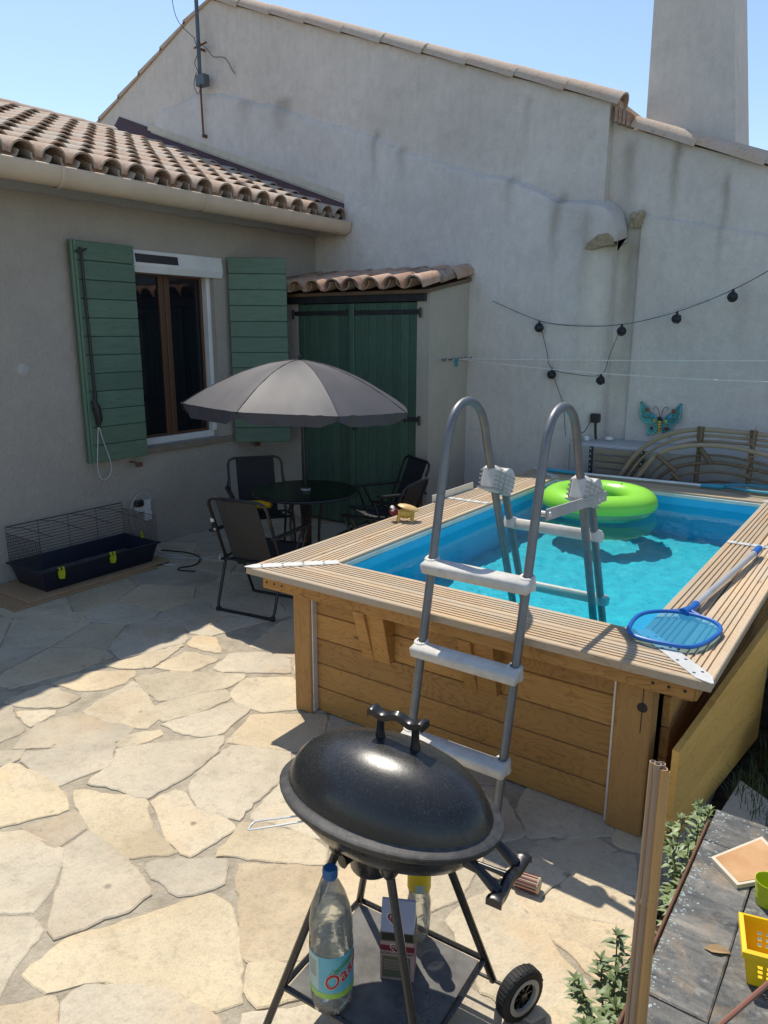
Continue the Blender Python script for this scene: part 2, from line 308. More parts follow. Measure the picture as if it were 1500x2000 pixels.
# ------------------------------------------------------------------ mesh helpers
class MB:
    def __init__(s): s.v = []; s.f = []; s.mi = []; s.cur = 0
    def add(s, vs, fs):
        o = len(s.v); s.v += [Vector(p) for p in vs]; s.f += [[i+o for i in f] for f in fs]; s.mi += [s.cur]*len(fs); return s
    def box(s, a, b, M=None, ch=0.0):
        x0, y0, z0 = a; x1, y1, z1 = b
        bm = bmesh.new(); r = bmesh.ops.create_cube(bm, size=1)
        for v in bm.verts: v.co = Vector(((x0+x1)/2+v.co.x*(x1-x0), (y0+y1)/2+v.co.y*(y1-y0), (z0+z1)/2+v.co.z*(z1-z0)))
        if ch: bmesh.ops.bevel(bm, geom=list(bm.edges), offset=ch, segments=1, affect='EDGES')
        bm.verts.index_update(); vs = [(M @ v.co) if M else v.co.copy() for v in bm.verts]; fs = [[v.index for v in f.verts] for f in bm.faces]; bm.free()
        return s.add(vs, fs)
    def hexa(s, p):     # 8 points: bottom ring 0-3 (ccw from above), top ring 4-7
        return s.add(p, [(3, 2, 1, 0), (4, 5, 6, 7), (0, 1, 5, 4), (1, 2, 6, 5), (2, 3, 7, 6), (3, 0, 4, 7)])
    def prism(s, poly, ax, a, b):   # 2d polygon extruded along axis ax from a to b
        def P(u, v, w): return {'x': (w, u, v), 'y': (u, w, v), 'z': (u, v, w)}[ax]
        n = len(poly); vs = [P(u, v, a) for u, v in poly]+[P(u, v, b) for u, v in poly]
        return s.add(vs, [list(range(n))[::-1], list(range(n, 2*n))]+[(i, (i+1) % n, n+(i+1) % n, n+i) for i in range(n)])
    def tube(s, pts, r, n=8, closed=False, cap=True):
        pts = [Vector(p) for p in pts]; k = len(pts); rs = r if isinstance(r, (list, tuple)) else [r]*k
        T = []
        for i in range(k):
            a = pts[(i-1) % k] if (closed or i > 0) else pts[0]; b = pts[(i+1) % k] if (closed or i < k-1) else pts[-1]
            T.append((b-a).normalized())
        up = Vector((0, 0, 1)) if abs(T[0].z) < .9 else Vector((1, 0, 0)); u = (up-T[0]*up.dot(T[0])).normalized()
        vs = []
        for i in range(k):
            u = (u-T[i]*u.dot(T[i])).normalized(); v = T[i].cross(u)
            for j in range(n):
                a = 2*math.pi*j/n; vs.append(pts[i]+(u*math.cos(a)+v*math.sin(a))*rs[i])
        fs = [];
        for i in range(k if closed else k-1):
            i2 = (i+1) % k
            for j in range(n): fs.append((i*n+j, i*n+(j+1) % n, i2*n+(j+1) % n, i2*n+j))
        if cap and not closed: fs += [list(range(n))[::-1], [(k-1)*n+j for j in range(n)]]
        return s.add(vs, fs)
    def lathe(s, prof, n=24, c=(0, 0, 0), M=None, cap=False, sx=1, sy=1):
        vs = []
        for r, z in prof:
            for j in range(n):
                a = 2*math.pi*j/n; p = Vector((c[0]+r*sx*math.cos(a), c[1]+r*sy*math.sin(a), c[2]+z)); vs.append(M @ p if M else p)
        fs = [(i*n+j, i*n+(j+1) % n, (i+1)*n+(j+1) % n, (i+1)*n+j) for i in range(len(prof)-1) for j in range(n)]
        if cap: fs += [list(range(n))[::-1], [(len(prof)-1)*n+j for j in range(n)]]
        return s.add(vs, fs)
    def sph(s, c, r, n=12, k=8, sc=(1, 1, 1)):
        return s.lathe([(max(1e-4, r*math.sin(math.pi*i/k)), -r*math.cos(math.pi*i/k)*sc[2]/1) for i in range(k+1)], n, c, sx=sc[0], sy=sc[1])
    def mesh(s, name, mats, smooth=False):
        me = bpy.data.meshes.new(name); me.from_pydata([tuple(p) for p in s.v], [], s.f)
        for mm in (mats if isinstance(mats, (list, tuple)) else [mats]): me.materials.append(mm)
        if any(s.mi): me.polygons.foreach_set('material_index', s.mi)
        if smooth:
            me.polygons.foreach_set('use_smooth', [True]*len(me.polygons)); me.set_sharp_from_angle(angle=rad(smooth if smooth is not True else 40))
        me.update(); return me
def link(name, me, parent=None, M=None, world=False):
    o = bpy.data.objects.new(name, me); col.objects.link(o)
    if parent:
        o.parent = parent
        if world: o.matrix_parent_inverse = Matrix.Translation(-parent.location)
    if M is not None: o.matrix_basis = M
    return o
def obj(name, mb, mat, parent=None, smooth=False, M=None, world=False):
    bm = bmesh.new(); me = mb.mesh(name, mat, False); bm.from_mesh(me); bmesh.ops.recalc_face_normals(bm, faces=bm.faces); bm.to_mesh(me); bm.free()
    if smooth:
        me.polygons.foreach_set('use_smooth', [True]*len(me.polygons)); me.set_sharp_from_angle(angle=rad(40 if smooth is True else smooth))
    return link(name, me, parent, M, world)
def thing(name, label, cat, loc=(0, 0, 0), rz=0, group=None):
    o = bpy.data.objects.new(name, None); col.objects.link(o); o.empty_display_size = .1; o.location = loc; o.rotation_euler = (0, 0, rz)
    tag(o, label, cat, group); return o
def tag(o, label, cat, group=None, kind=None):
    if label: o['label'] = label
    if cat: o['category'] = cat
    if group: o['group'] = group
    if kind: o['kind'] = kind
    return o
def structure(o): o['kind'] = 'structure'; return o
def frame(o, x, y, z): # matrix from origin and axes
    M = Matrix.Identity(4)
    for i in range(3): M[i][0] = x[i]; M[i][1] = y[i]; M[i][2] = z[i]; M[i][3] = o[i]
    return M
def arc(c, r, a0, a1, n, f): # f maps (cos*r, sin*r) to point
    return [f(c[0]+r*math.cos(a0+(a1-a0)*i/n), c[1]+r*math.sin(a0+(a1-a0)*i/n)) for i in range(n+1)]
def smoothpts(pts, n=6):   # catmull-rom
    P = [Vector(p) for p in pts]; out = []
    for i in range(len(P)-1):
        a = P[max(i-1, 0)]; b = P[i]; c = P[i+1]; d = P[min(i+2, len(P)-1)]
        for k in range(n):
            t = k/n; out.append(.5*((2*b)+(c-a)*t+(2*a-5*b+4*c-d)*t*t+(3*b-a-3*c+d)*t**3))
    return out+[P[-1]]
def text_mesh(s, size, ext=.0006, shear=0, bold=0):
    cu = bpy.data.curves.new('lettering', 'FONT'); cu.body = s; cu.size = size; cu.extrude = ext; cu.shear = shear; cu.align_x = 'CENTER'; cu.align_y = 'CENTER'
    cu.resolution_u = 3; cu.offset = bold*size
    t = bpy.data.objects.new('lettering', cu); col.objects.link(t); dg = bpy.context.evaluated_depsgraph_get(); dg.update()
    me = bpy.data.meshes.new_from_object(t.evaluated_get(dg)); bpy.data.objects.remove(t); bpy.data.curves.remove(cu); return me

# ------------------------------------------------------------------ patio
STONES = [
 ((.43,.39,.32), ((-3.092,1.527), (-3.135,1.582), (-2.893,1.877), (-2.728,1.744), (-2.777,1.513))),
 ((.51,.46,.36), ((-2.817,1.841), (-2.489,2.212), (-2.409,2.065), (-2.375,1.894), (-2.398,1.673), (-2.506,1.659), (-2.695,1.600), (-2.717,1.741))),
 ((.61,.50,.31), ((-2.698,1.541), (-2.387,1.664), (-2.205,1.554), (-2.015,1.526), (-2.155,1.401), (-2.294,1.400), (-2.428,1.427), (-2.583,1.481))),
 ((.58,.50,.36), ((-2.362,1.681), (-2.325,1.788), (-2.166,1.743), (-2.000,1.770), (-1.942,1.749), (-1.967,1.534), (-2.111,1.559), (-2.227,1.617))),
 ((.51,.46,.36), ((-2.320,1.847), (-2.378,1.962), (-2.404,2.179), (-2.129,2.286), (-2.028,2.093), (-1.984,1.790), (-2.172,1.764))),
 ((.61,.50,.31), ((-1.896,1.603), (-1.941,1.804), (-1.806,1.860), (-1.682,1.879), (-1.565,1.860), (-1.531,1.794))),
 ((.43,.39,.32), ((-2.054,1.409), (-2.063,1.443), (-1.837,1.617), (-1.753,1.512), (-1.849,1.382))),
 ((.51,.46,.36), ((-2.387,1.319), (-2.402,1.414), (-2.138,1.390), (-1.988,1.358), (-1.921,1.337), (-1.925,1.234), (-2.030,1.028), (-2.127,1.091))),
 ((.51,.46,.36), ((-2.794,1.105), (-2.606,1.269), (-2.373,1.293), (-2.222,1.142), (-2.184,1.050), (-2.380,0.905))),
 ((.38,.33,.265), ((-2.644,1.273), (-2.545,1.457), (-2.420,1.417), (-2.420,1.270))),
 ((.61,.50,.31), ((-3.107,1.345), (-3.098,1.491), (-2.883,1.504), (-2.711,1.496), (-2.586,1.436), (-2.661,1.309), (-2.747,1.161))),
 ((.61,.50,.31), ((-1.979,0.901), (-1.983,1.061), (-1.879,1.233), (-1.753,1.468), (-1.671,1.460), (-1.561,1.393), (-1.354,1.205), (-1.423,1.140), (-1.561,1.128), (-1.689,1.060), (-1.796,0.984), (-1.865,0.904))),
 ((.60,.46,.28), ((-1.782,1.622), (-1.524,1.785), (-1.460,1.732), (-1.360,1.546), (-1.289,1.442), (-1.457,1.323), (-1.744,1.569))),
 ((.61,.50,.31), ((-1.435,1.329), (-1.287,1.429), (-1.227,1.313), (-1.317,1.227), (-1.377,1.250))),
 ((.51,.46,.36), ((-1.786,0.916), (-1.785,0.983), (-1.682,1.056), (-1.563,1.122), (-1.361,1.134), (-1.276,1.063), (-1.635,0.809))),
 ((.60,.46,.28), ((-1.976,0.710), (-1.814,0.913), (-1.645,0.802), (-1.856,0.652))),
 ((.51,.46,.36), ((-2.357,0.894), (-2.158,1.046), (-2.083,1.017), (-1.945,0.778), (-2.015,0.729))),
 ((.43,.39,.32), ((-3.221,1.554), (-3.334,1.756), (-3.263,1.935), (-2.913,2.006), (-2.873,1.892), (-3.050,1.698))),
 ((.58,.50,.36), ((-3.269,1.958), (-3.343,2.327), (-3.182,2.274), (-2.909,2.161), (-2.863,2.029), (-3.173,1.947))),
 ((.58,.50,.36), ((-3.376,2.352), (-3.267,2.528), (-2.879,2.738), (-2.857,2.565), (-3.040,2.245))),
 ((.58,.50,.36), ((-3.016,2.219), (-2.959,2.388), (-2.848,2.556), (-2.750,2.494), (-2.773,2.284), (-2.853,2.123))),
 ((.51,.46,.36), ((-2.837,2.110), (-2.765,2.290), (-2.707,2.468), (-2.582,2.474), (-2.523,2.223), (-2.583,2.144), (-2.737,2.106))),
 ((.58,.50,.36), ((-2.807,2.540), (-2.856,2.723), (-2.643,2.874), (-2.356,2.635), (-2.526,2.486), (-2.706,2.482))),
 ((.60,.46,.28), ((-2.449,2.181), (-2.538,2.438), (-2.224,2.662), (-2.101,2.464), (-2.133,2.305), (-2.348,2.219))),
 ((.60,.46,.28), ((-3.692,2.047), (-3.630,2.269), (-3.434,2.409), (-3.358,2.269), (-3.397,2.150), (-3.499,2.077))),
 ((.58,.50,.36), ((-3.697,1.777), (-3.697,2.013), (-3.404,2.028), (-3.392,1.911), (-3.571,1.797))),
 ((.58,.50,.36), ((-3.546,1.761), (-3.379,1.879), (-3.338,1.703))),
 ((.51,.46,.36), ((-3.708,1.672), (-3.617,1.778), (-3.486,1.711), (-3.322,1.678), (-3.329,1.477))),
 ((.58,.50,.36), ((-3.654,2.355), (-3.512,2.827), (-3.399,2.484), (-3.558,2.371))),
 ((.58,.50,.36), ((-3.389,2.491), (-3.414,2.761), (-3.168,2.789), (-3.178,2.575))),
 ((.60,.46,.28), ((-3.501,2.834), (-3.561,2.954), (-3.426,3.009), (-3.225,2.859), (-3.365,2.834))),
 ((.43,.39,.32), ((-3.102,2.696), (-3.173,2.896), (-3.049,3.021), (-2.812,3.043), (-2.698,2.900), (-3.031,2.696))),
 ((.58,.50,.36), ((-2.853,1.860), (-2.880,1.957), (-2.788,2.071), (-2.748,2.039), (-2.785,1.863))),
 ((.51,.46,.36), ((-1.951,1.838), (-2.006,2.089), (-1.896,2.205), (-1.715,2.097), (-1.610,1.915), (-1.699,1.898), (-1.816,1.877))),
 ((.58,.50,.36), ((-1.031,1.835), (-0.997,1.972), (-0.965,2.075), (-0.822,2.013), (-0.727,1.952), (-0.640,1.895), (-0.553,1.860), (-0.607,1.719), (-0.648,1.641), (-0.808,1.656), (-0.932,1.753))),
 ((.60,.46,.28), ((-0.967,2.099), (-0.823,2.081), (-0.754,2.106), (-0.637,2.100), (-0.504,2.152), (-0.455,2.091), (-0.541,1.886), (-0.616,1.925), (-0.690,1.951), (-0.758,2.000), (-0.853,2.036))),
 ((.58,.50,.36), ((-0.941,2.274), (-0.778,2.271), (-0.828,2.092), (-0.976,2.117), (-0.965,2.230))),
 ((.58,.50,.36), ((-0.766,2.267), (-0.551,2.289), (-0.500,2.168), (-0.641,2.112), (-0.814,2.095))),
 ((.58,.50,.36), ((-0.943,2.376), (-0.749,2.524), (-0.681,2.496), (-0.742,2.388), (-0.778,2.279), (-0.940,2.284))),
 ((.58,.50,.36), ((-0.727,2.390), (-0.666,2.497), (-0.613,2.507), (-0.550,2.301), (-0.766,2.275))),
 ((.58,.50,.36), ((-1.123,1.785), (-1.043,1.948), (-1.077,2.196), (-1.136,2.073), (-1.213,1.924))),
 ((.61,.50,.31), ((-0.606,1.708), (-0.539,1.857), (-0.477,1.833), (-0.526,1.691), (-0.595,1.643))),
]
# ---- ground sheet, patio bed, soil
g = structure(obj('ground', MB().add([(-60, -60, -.06), (60, -60, -.06), (60, 60, -.06), (-60, 60, -.06)], [(0, 1, 2, 3)]), EARTH))
patio = structure(obj('patio', MB().box((-5.6, -2.5, -.05), (-.47, 6.8, -.003)), MORTAR))
soil = MB(); nx, ny = 28, 60
vs_ = [(-.47+3.0*i/nx, -2.5+9.2*j/ny, -.03+.05*mnoise.noise(Vector((i*.31, j*.37, 2)))+(0 if 0 < i else -.02)) for j in range(ny+1) for i in range(nx+1)]
soil.add(vs_, [(j*(nx+1)+i, j*(nx+1)+i+1, (j+1)*(nx+1)+i+1, (j+1)*(nx+1)+i) for j in range(ny) for i in range(nx)])
structure(obj('garden_soil', soil, SOIL, smooth=True))

def clip(poly, px, py, nx_, ny_):      # keep the side where (p-P).n <= 0
    out = []
    for i in range(len(poly)):
        a, b = poly[i], poly[(i+1) % len(poly)]
        da = (a[0]-px)*nx_+(a[1]-py)*ny_; db = (b[0]-px)*nx_+(b[1]-py)*ny_
        if da <= 0: out.append(a)
        if (da < 0 < db) or (db < 0 < da):
            t = da/(da-db); out.append((a[0]+(b[0]-a[0])*t, a[1]+(b[1]-a[1])*t))
    return out
def area(p): return .5*sum(p[i][0]*p[(i+1) % len(p)][1]-p[(i+1) % len(p)][0]*p[i][1] for i in range(len(p)))
def hull(pts):
    pts = sorted(set(pts)); 
    def half(ps):
        h = []
        for p in ps:
            while len(h) > 1 and (h[-1][0]-h[-2][0])*(p[1]-h[-2][1])-(h[-1][1]-h[-2][1])*(p[0]-h[-2][0]) <= 0: h.pop()
            h.append(p)
        return h
    a, b = half(pts), half(pts[::-1]); return a[:-1]+b[:-1]
hulls = [hull(list(p)) for c, p in STONES]
def inside(p, h, m_=0):
    for i in range(len(h)):
        a, b = h[i], h[(i+1) % len(h)]
        if (b[0]-a[0])*(p[1]-a[1])-(b[1]-a[1])*(p[0]-a[0]) < -m_*math.dist(a, b): return False
    return True
seeds = []
tries = 0
while tries < 9000:
    tries += 1
    p = (R.uniform(-5.5, -.5), R.uniform(-.2, 6.4))
    if any(inside(p, h, .09) for h in hulls): continue
    if any(math.hypot((p[0]-q[0])*1.0, (p[1]-q[1])*1.0) < (.20+.26*((k*7) % 5)/4) for k, q in enumerate(seeds)): continue
    seeds.append(p)
cells = []
wgt = [R.uniform(0, .075) for q in seeds]
for k, p in enumerate(seeds):
    poly = [(-5.5, -.6), (-.475, -.6), (-.475, 6.5), (-5.5, 6.5)]
    for kq, q in enumerate(seeds):
        if q is p or math.dist(p, q) > 1.6: continue
        d2 = math.dist(p, q)**2; tt = max(.12, min(.88, (d2+wgt[k]-wgt[kq])/(2*d2)))
        poly = clip(poly, p[0]+(q[0]-p[0])*tt, p[1]+(q[1]-p[1])*tt, q[0]-p[0], q[1]-p[1])
        if len(poly) < 3: break
    for h in hulls:
        if len(poly) < 3: break
        if min(math.dist(p, x) for x in h) > 1.3: continue
        best = None
        for i in range(len(h)):
            a, b = h[i], h[(i+1) % len(h)]; L_ = math.dist(a, b)
            if L_ < 1e-5: continue
            n_ = ((b[1]-a[1])/L_, -(b[0]-a[0])/L_); d = (p[0]-a[0])*n_[0]+(p[1]-a[1])*n_[1]
            if best is None or d > best[0]: best = (d, a, n_)
        d, a, n_ = best; poly = clip(poly, a[0]+n_[0]*.012, a[1]+n_[1]*.012, -n_[0], -n_[1])
    if len(poly) >= 3 and abs(area(poly)) > .012: cells.append(poly)
PAL = [(.43, .39, .32), (.58, .49, .32), (.55, .43, .27), (.57, .50, .36), (.51, .46, .36), (.51, .46, .36), (.46, .42, .33), (.55, .48, .35)]
def flagstone(poly, c, inset):
    if area(poly) < 0: poly = poly[::-1]
    # resample edges with ragged wobble, corners slightly cut
    pts = []
    n = len(poly)
    for i in range(n):
        a, b = Vector(poly[i]), Vector(poly[(i+1) % n]); L_ = (b-a).length
        k = max(2, int(L_/.03))
        for j in range(k):
            if L_ > .1 and j == 0: t = .16/k
            else: t = j/k
            p = a.lerp(b, t); nn = Vector((b.y-a.y, a.x-b.x))/max(L_, 1e-6)
            wob = .013*mnoise.noise(Vector((p.x*7, p.y*7, 3.1)))+.011*mnoise.noise(Vector((p.x*33, p.y*29, 8)))
            pts.append(p+nn*(wob-inset))
    ctr = sum(pts, Vector((0, 0)))/len(pts)
    z = .0015+.003*R.random(); tx, ty = R.uniform(-.004, .004), R.uniform(-.004, .004)
    def zz(q): return z+tx*(q.x)+ty*(q.y)
    loc = [p-ctr for p in pts]; k = len(loc)
    inn = [q-(q.normalized()*min(.006, q.length*.2)) for q in loc]
    mb = MB(); mb.add([(q.x, q.y, -.02) for q in loc]+[(q.x, q.y, zz(q)-.003) for q in loc]+[(q.x, q.y, zz(q)) for q in inn],
           [(i, (i+1) % k, k+(i+1) % k, k+i) for i in range(k)]+[(k+i, k+(i+1) % k, 2*k+(i+1) % k, 2*k+i) for i in range(k)]+[list(range(2*k, 3*k))])
    me = mb.mesh('flagstone', STONE)
    o = link('flagstone', me, patio, Matrix.Translation((ctr.x, ctr.y, 0)))
    f_ = .92+.18*R.random(); c = tuple(a*.66+b_*.34 for a, b_ in zip(c, (.59, .505, .37))); o.color = (c[0]*f_, c[1]*f_, c[2]*f_, 1)
for c, p in STONES: flagstone([tuple(q) for q in p], c, -.009)
for p in cells: flagstone(p, R.choice(PAL), .003)

# ------------------------------------------------------------------ house with tiled roof
XF = -5.5
house = thing('house', 'single-storey taupe rendered house with clay tile roof and green shutters', 'house', (XF, 4.0, 0))
wl = MB()
wy0, wy1, wz0, wz1 = 4.10, 5.03, .90, 2.56        # window opening
wl.box((-5.85, -3, -.05), (XF, wy0, 2.95)); wl.box((-5.85, wy1, -.05), (XF, 6.548, 2.95)); wl.box((-5.85, wy0, -.05), (XF, wy1, wz0)); wl.box((-5.85, wy0, wz1), (XF, wy1, 2.95))
wl.box((-11, -3, -.05), (-5.853, -2.7, 2.95)); wl.box((-11.3, -3, -.05), (-11.003, 6.548, 2.95))
obj('wall', wl, FAC, house, world=True)
sf = MB()
k = 60
vsx = []
for i in range(k+1):
    y = -1+7.5*i/k; rg = .02*mnoise.noise(Vector((y*6, 0, 1)))+.008*mnoise.noise(Vector((y*21, 4, 1)))
    vsx += [(XF+.001, y, 2.885+rg), (XF+.05+rg*.5, y, 2.89+rg), (XF+.06, y, 2.955), (XF+.001, y, 2.955)]
sf.add(vsx, [(4*i+j, 4*i+(j+1) % 4, 4*i+4+(j+1) % 4, 4*i+4+j) for i in range(k) for j in range(4)])
obj('eave_mortar', sf, BENCH, house, world=True)
ta = math.atan(.358); ca, sa = math.cos(ta), math.sin(ta)
E0 = Vector((-5.13, 0, 3.0)); U = Vector((-ca, 0, sa)); NRM = Vector((sa, 0, ca)); RL = 3.36
deck = MB(); ya, yb = -3.2, 6.546
rp = E0+U*RL
deck.add([E0+Vector((0, ya, 0)), E0+Vector((0, yb, 0)), rp+Vector((0, yb, 0)), rp+Vector((0, ya, 0)), (-11.6, ya, 3.0), (-11.6, yb, 3.0),
          E0+Vector((0, ya, -.07)), E0+Vector((0, yb, -.07)), rp+Vector((0, yb, -.1)), rp+Vector((0, ya, -.1)), (-11.6, ya, 2.96), (-11.6, yb, 2.96)],
         [(0, 1, 2, 3), (3, 2, 5, 4), (7, 6, 9, 8), (8, 9, 10, 11), (1, 0, 6, 7), (4, 5, 11, 10), (0, 3, 9, 6), (3, 4, 10, 9), (2, 1, 7, 8), (5, 2, 8, 11)])
roof = obj('roof', deck, OLDWOOD, house, world=True)
def canal(r0, r1, L_, th=.013, n=8, conc=False, span=math.pi):
    mb = MB(); vs = []
    for x, r in ((0, r0), (L_, r1)):
        for rr in (r, r-th):
            for j in range(n+1):
                a = (math.pi-span)/2+span*j/n; vs.append((x, rr*math.cos(a), (-(rr*math.sin(a)) if conc else rr*math.sin(a))))
    k = n+1; f = []
    for j in range(n):
        f += [(j, j+1, 2*k+j+1, 2*k+j), (k+j+1, k+j, 3*k+j, 3*k+j+1), (j+1, j, k+j, k+j+1), (2*k+j, 2*k+j+1, 3*k+j+1, 3*k+j)]
    f += [(0, 2*k, 3*k, k), (n, k+n, 3*k+n, 2*k+n)]
    return mb.add(vs, f)
def canal_mesh(name, mat, *a, **kw):
    me = canal(*a, **kw).mesh(name, mat); me.polygons.foreach_set('use_smooth', [True]*len(me.polygons)); me.set_sharp_from_angle(angle=rad(50)); return me
cov = canal_mesh('cover_tile', TILE, .098, .066, .42); pan = canal_mesh('pan_tile', TILE, .078, .092, .43, conc=True)
PITCH, ROW = .226, .328
cols = [6.40-PITCH*i for i in range(19)]
for ci, y in enumerate(cols):
    for r in range(10):
        jx, jy, jr = R.uniform(-.012, .012), R.uniform(-.006, .006), R.uniform(-.02, .02)
        o = E0+U*(-.045+ROW*r+jx)+Vector((0, y+jy, 0))+NRM*(.062)
        tl = Matrix.Rotation(.035, 4, 'Y') @ Matrix.Rotation(jr, 4, 'Z')
        if y > 2.3: link('cover_tile', cov, roof, frame(o, U, Vector((0, -1, 0)), NRM) @ tl)
        o = E0+U*(-.06+ROW*r+jx)+Vector((0, y+PITCH/2, 0))+NRM*(.088)
        if y > 2.3 and y+PITCH/2 < 6.45: link('pan_tile', pan, roof, frame(o, U, Vector((0, -1, 0)), NRM) @ Matrix.Rotation(-.03, 4, 'Y'))
rid = canal_mesh('ridge_tile', TILE, .125, .105, .45)
for i in range(10):
    link('ridge_tile', rid, roof, frame(rp+Vector((0, 6.1-.40*i, .03)), Vector((0, -1, 0)), Vector((1, 0, 0)), Vector((0, 0, 1))) @ Matrix.Rotation(-.03, 4, 'Y'))
# plain continuation of the tiling past the frame
far = MB(); n_ = 40
for i in range(n_): 
    y0 = 2.2-5.3*i/n_; zz_ = .10+.04*(i % 2)
    far.add([E0+NRM*zz_+Vector((0, y0, 0)), E0+NRM*zz_+Vector((0, y0-5.3/n_, 0)), rp+NRM*zz_+Vector((0, y0-5.3/n_, 0)), rp+NRM*zz_+Vector((0, y0, 0))], [(0, 1, 2, 3)])
o = obj('roof_tiling', far, TILE, roof); o['kind'] = 'stuff'
# flashing and cover strip along the neighbour's wall
fl = MB()
def roofpt(x, up): return Vector((x, 0, 3.0+(-5.13-x)*.358+up))
fl.hexa([roofpt(-8.75, .02)+Vector((0, 6.36, 0)), roofpt(-5.13, .02)+Vector((0, 6.36, 0)), roofpt(-5.13, .05)+Vector((0, 6.549, 0)), roofpt(-8.75, .05)+Vector((0, 6.549, 0)),
         roofpt(-8.75, .14)+Vector((0, 6.47, 0)), roofpt(-5.10, .13)+Vector((0, 6.47, 0)), roofpt(-5.10, .26)+Vector((0, 6.549, 0)), roofpt(-8.75, .26)+Vector((0, 6.549, 0))])
obj('flashing', fl, FLASH, house, world=True)
for x0, x1 in ((-8.15, -6.63), (-6.625, -5.1)):
    b_ = MB(); b_.hexa([roofpt(x0, .225)+Vector((0, 6.50, 0)), roofpt(x1, .225)+Vector((0, 6.50, 0)), roofpt(x1, .225)+Vector((0, 6.548, 0)), roofpt(x0, .225)+Vector((0, 6.548, 0)),
        roofpt(x0, .30)+Vector((0, 6.515, 0)), roofpt(x1, .30)+Vector((0, 6.515, 0)), roofpt(x1, .30)+Vector((0, 6.5485, 0)), roofpt(x0, .30)+Vector((0, 6.5485, 0))])
    obj('cover_strip', b_, CREAME, house, world=True)
# gutter
gx, gz, gr = -5.08, 2.985, .088
gp = [(gx-gr, gz+.03), (gx-gr, gz)]+[(gx+gr*math.cos(a), gz+gr*math.sin(a)*1.25) for a in [math.pi+math.pi*i/10 for i in range(1, 11)]]+[(gx+gr, gz+.012), (gx+gr-.012, gz+.018)]
inn = [(x*.96+gx*.04, z+.004) for x, z in gp][::-1]
obj('gutter', MB().prism(gp+inn, 'y', -3, 6.50).prism([(x, z) for x, z in gp], 'y', 6.49, 6.498), PVC, house, smooth=30, world=True)
gut = house.children[-1]
for y in (2.05, 3.25, 4.55, 5.6, 6.35):
    bp_ = [(gx+(x-gx)*1.07, gz+(z-gz)*1.07) for x, z in gp[1:-1]]
    obj('gutter_bracket', MB().prism(bp_+[(x*.9+gx*.1, z) for x, z in bp_][::-1], 'y', y-.012, y+.012), PVC, gut, smooth=30)
# window
win = obj('window', MB().box((-5.62, wy0, wz0), (-5.585, wy1, wz0+.06), ch=.004).box((-5.62, wy0, wz0+.061), (-5.585, wy0+.03, 2.40), ch=.004).box((-5.62, wy1-.045, wz0+.061), (-5.55, wy1, 2.40), ch=.004), WHITE, house, world=True)
obj('shutter_box', MB().prism([(-5.6, 2.565), (-5.48, 2.565), (-5.462, 2.44), (-5.48, 2.385), (-5.6, 2.385)], 'y', wy0-.01, wy1+.09), WHITE, win)
obj('vent_strip', MB().prism([(-5.4735, 2.535), (-5.4635, 2.465), (-5.468, 2.465), (-5.478, 2.535)], 'y', wy0+.05, 4.60), BLACKM, win)
for a, b_ in ((wy0+.03, 4.54), (4.548, wy1-.046)):
    ol, orr = (.022, .055) if a < 4.3 else (.055, .022)
    s_ = MB(); s_.box((-5.66, a, wz0+.06), (-5.612, a+ol, 2.40), ch=.004).box((-5.66, b_-orr, wz0+.06), (-5.612, b_, 2.40), ch=.004).box((-5.66, a+ol, wz0+.06), (-5.613, b_-orr, wz0+.085)).box((-5.66, a+ol, 2.37), (-5.613, b_-orr, 2.40))
    obj('sash', s_, SASH, win)
    obj('pane', MB().box((-5.642, a+ol-.002, wz0+.083), (-5.634, b_-orr+.002, 2.372)), PANE, win)
obj('sill', MB().box((-5.6, wy0-.06, wz0-.055), (-5.465, wy1+.12, wz0-.002), ch=.006), SILL, house, world=True)
obj('dark_room_sheet', MB().box((-5.84, wy0-.02, wz0-.02), (-5.80, wy1+.02, wz1+.02)), DARKP, house, world=True)  # black sheet paints in the darkness of the room behind the window
# shutters
def shutter(origin, ax, w_, h_, n_b, stile):
    Z = Vector((0, 0, 1)); ax = Vector(ax).normalized(); nn = Vector((ax.y, -ax.x, 0))
    M_ = frame(Vector(origin), ax, nn*-1, Z)
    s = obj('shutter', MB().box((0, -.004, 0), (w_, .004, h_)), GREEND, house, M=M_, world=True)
    me = None; bh = h_/n_b
    me = MB().box((0, -.03, 0), (w_-stile, -.0045, bh-.004), ch=.004).mesh('plank', GREEN)
    for i in range(n_b):
        link('plank', me, s, Matrix.Translation((stile, R.uniform(-.0015, .0015), i*bh)))
    if stile:
        for j in range(2): obj('stile', MB().box((j*stile/2+.002, -.028-.006*j, 0), ((j+1)*stile/2-.002, -.0045, h_), ch=.003), GREEN, s)
    nl = MB()
    for i in range(n_b):
        for x in (stile+.05, w_*.55, w_-.05): nl.box((x-.004, -.033, i*bh+bh/2-.004), (x+.004, -.0305, i*bh+bh/2+.004))
    obj('nail_heads', nl, GREEND, s)
    return s
shutter((-5.455, 3.53, .845), (0, 1, 0), .575, 1.74, 12, .05)
shutter((-5.465, 5.19, .83), (.41, .34, 0), .545, 1.75, 12, 0)
